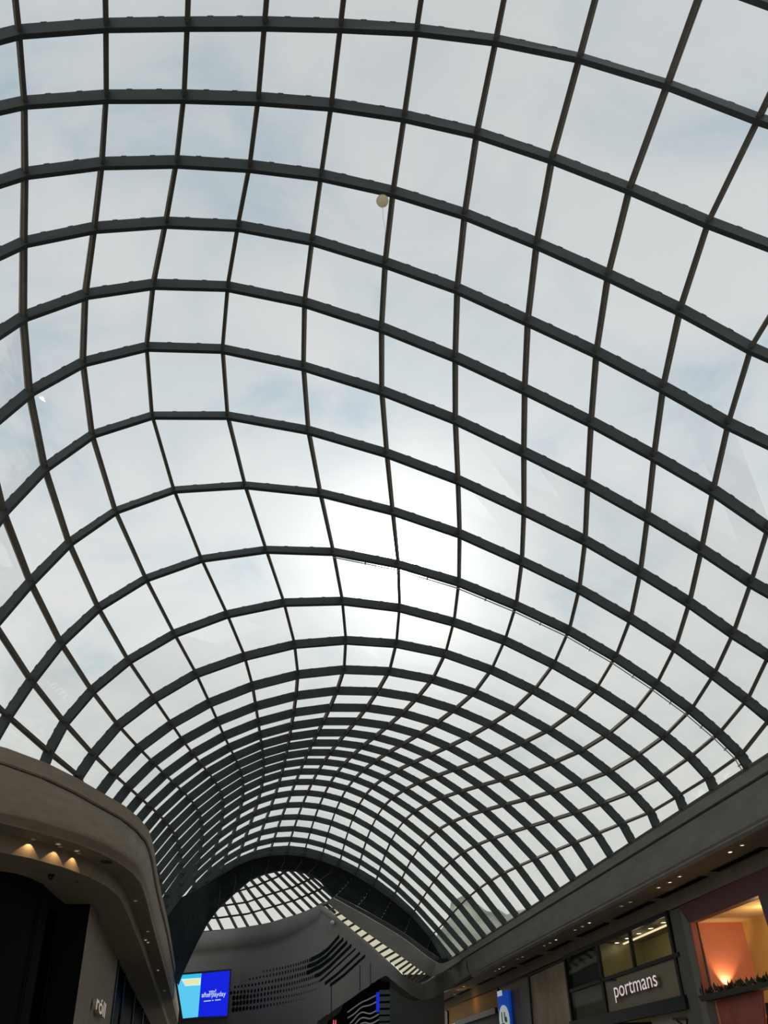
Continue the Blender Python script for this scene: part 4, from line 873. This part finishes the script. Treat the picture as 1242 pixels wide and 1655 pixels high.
r1 = N_('ShaderNodeValToRGB'); e = r1.color_ramp.elements; e[0].position = .30; e[0].color = (.56, .66, .74, 1); e[1].position = .58; e[1].color = (.83, .84, .86, 1); x_ = e.new(.43); x_.color = (.74, .78, .82, 1); L_(n1.outputs['Fac'], r1.inputs['Fac'])
# whiter towards the low sky, greyer overhead
mr = N_('ShaderNodeMapRange'); L_(mz.outputs[0], mr.inputs['Value']); mr.inputs['From Min'].default_value = .12; mr.inputs['From Max'].default_value = .55; mr.inputs['To Min'].default_value = .75; mr.inputs['To Max'].default_value = 0
m1 = N_('ShaderNodeMix', data_type='RGBA'); L_(mr.outputs[0], m1.inputs['Factor']); L_(r1.outputs['Color'], m1.inputs['A']); m1.inputs['B'].default_value = (.87, .855, .76, 1)
mr2 = N_('ShaderNodeMapRange'); L_(mz.outputs[0], mr2.inputs['Value']); mr2.inputs['From Min'].default_value = .45; mr2.inputs['From Max'].default_value = .95; mr2.inputs['To Min'].default_value = 1.07; mr2.inputs['To Max'].default_value = .85
m2 = N_('ShaderNodeVectorMath', operation='SCALE'); L_(m1.outputs['Result'], m2.inputs[0]); L_(mr2.outputs[0], m2.inputs['Scale'])
# sun veiled by thin cloud
dt = N_('ShaderNodeVectorMath', operation='DOT_PRODUCT'); nrm = N_('ShaderNodeVectorMath', operation='NORMALIZE'); L_(tc.outputs['Generated'], nrm.inputs[0]); L_(nrm.outputs[0], dt.inputs[0]); dt.inputs[1].default_value = sun_dir
gs = []
for pw, amp in ((3000, 30), (260, .85), (40, .28)):
    mp_ = N_('ShaderNodeMath', operation='MAXIMUM'); L_(dt.outputs['Value'], mp_.inputs[0]); mp_.inputs[1].default_value = 0
    p_ = N_('ShaderNodeMath', operation='POWER'); L_(mp_.outputs[0], p_.inputs[0]); p_.inputs[1].default_value = pw
    q_ = N_('ShaderNodeMath', operation='MULTIPLY'); L_(p_.outputs[0], q_.inputs[0]); q_.inputs[1].default_value = amp; gs.append(q_)
s1 = N_('ShaderNodeMath', operation='ADD'); L_(gs[0].outputs[0], s1.inputs[0]); L_(gs[1].outputs[0], s1.inputs[1])
s2 = N_('ShaderNodeMath', operation='ADD'); L_(s1.outputs[0], s2.inputs[0]); L_(gs[2].outputs[0], s2.inputs[1])
sc = N_('ShaderNodeVectorMath', operation='SCALE'); sc.inputs[0].default_value = (1, .97, .92); L_(s2.outputs[0], sc.inputs['Scale'])
va = N_('ShaderNodeVectorMath', operation='ADD'); L_(m2.outputs[0], va.inputs[0]); L_(sc.outputs[0], va.inputs[1])
bg = N_('ShaderNodeBackground'); L_(va.outputs[0], bg.inputs['Color']); bg.inputs['Strength'].default_value = 1.0
ow = N_('ShaderNodeOutputWorld'); L_(bg.outputs[0], ow.inputs['Surface'])

# ---------------------------------------------------------------- camera
cam = bpy.data.cameras.new('camera'); co = bpy.data.objects.new('camera', cam); C.objects.link(co)
cam.sensor_fit = 'VERTICAL'; cam.sensor_height = 24.0; cam.lens = 24.0 * F / 1655.0; cam.clip_end = 500; cam.clip_start = .05
cx_, cy_, cz_ = ROT @ Vector((1, 0, 0)), ROT @ Vector((0, -1, 0)), ROT @ Vector((0, 0, -1))
co.matrix_world = Matrix(((cx_.x, cy_.x, cz_.x, 0), (cx_.y, cy_.y, cz_.y, 0), (cx_.z, cy_.z, cz_.z, EYE), (0, 0, 0, 1)))
sce = bpy.context.scene; sce.camera = co
vs_ = sce.view_settings; sce.display_settings.display_device = 'sRGB'; vs_.view_transform = 'Standard'; vs_.look = 'None'; vs_.exposure = 0.0; vs_.gamma = 1.0; vs_.use_curve_mapping = False
sce.cycles.max_bounces = 8; sce.cycles.transparent_max_bounces = 24
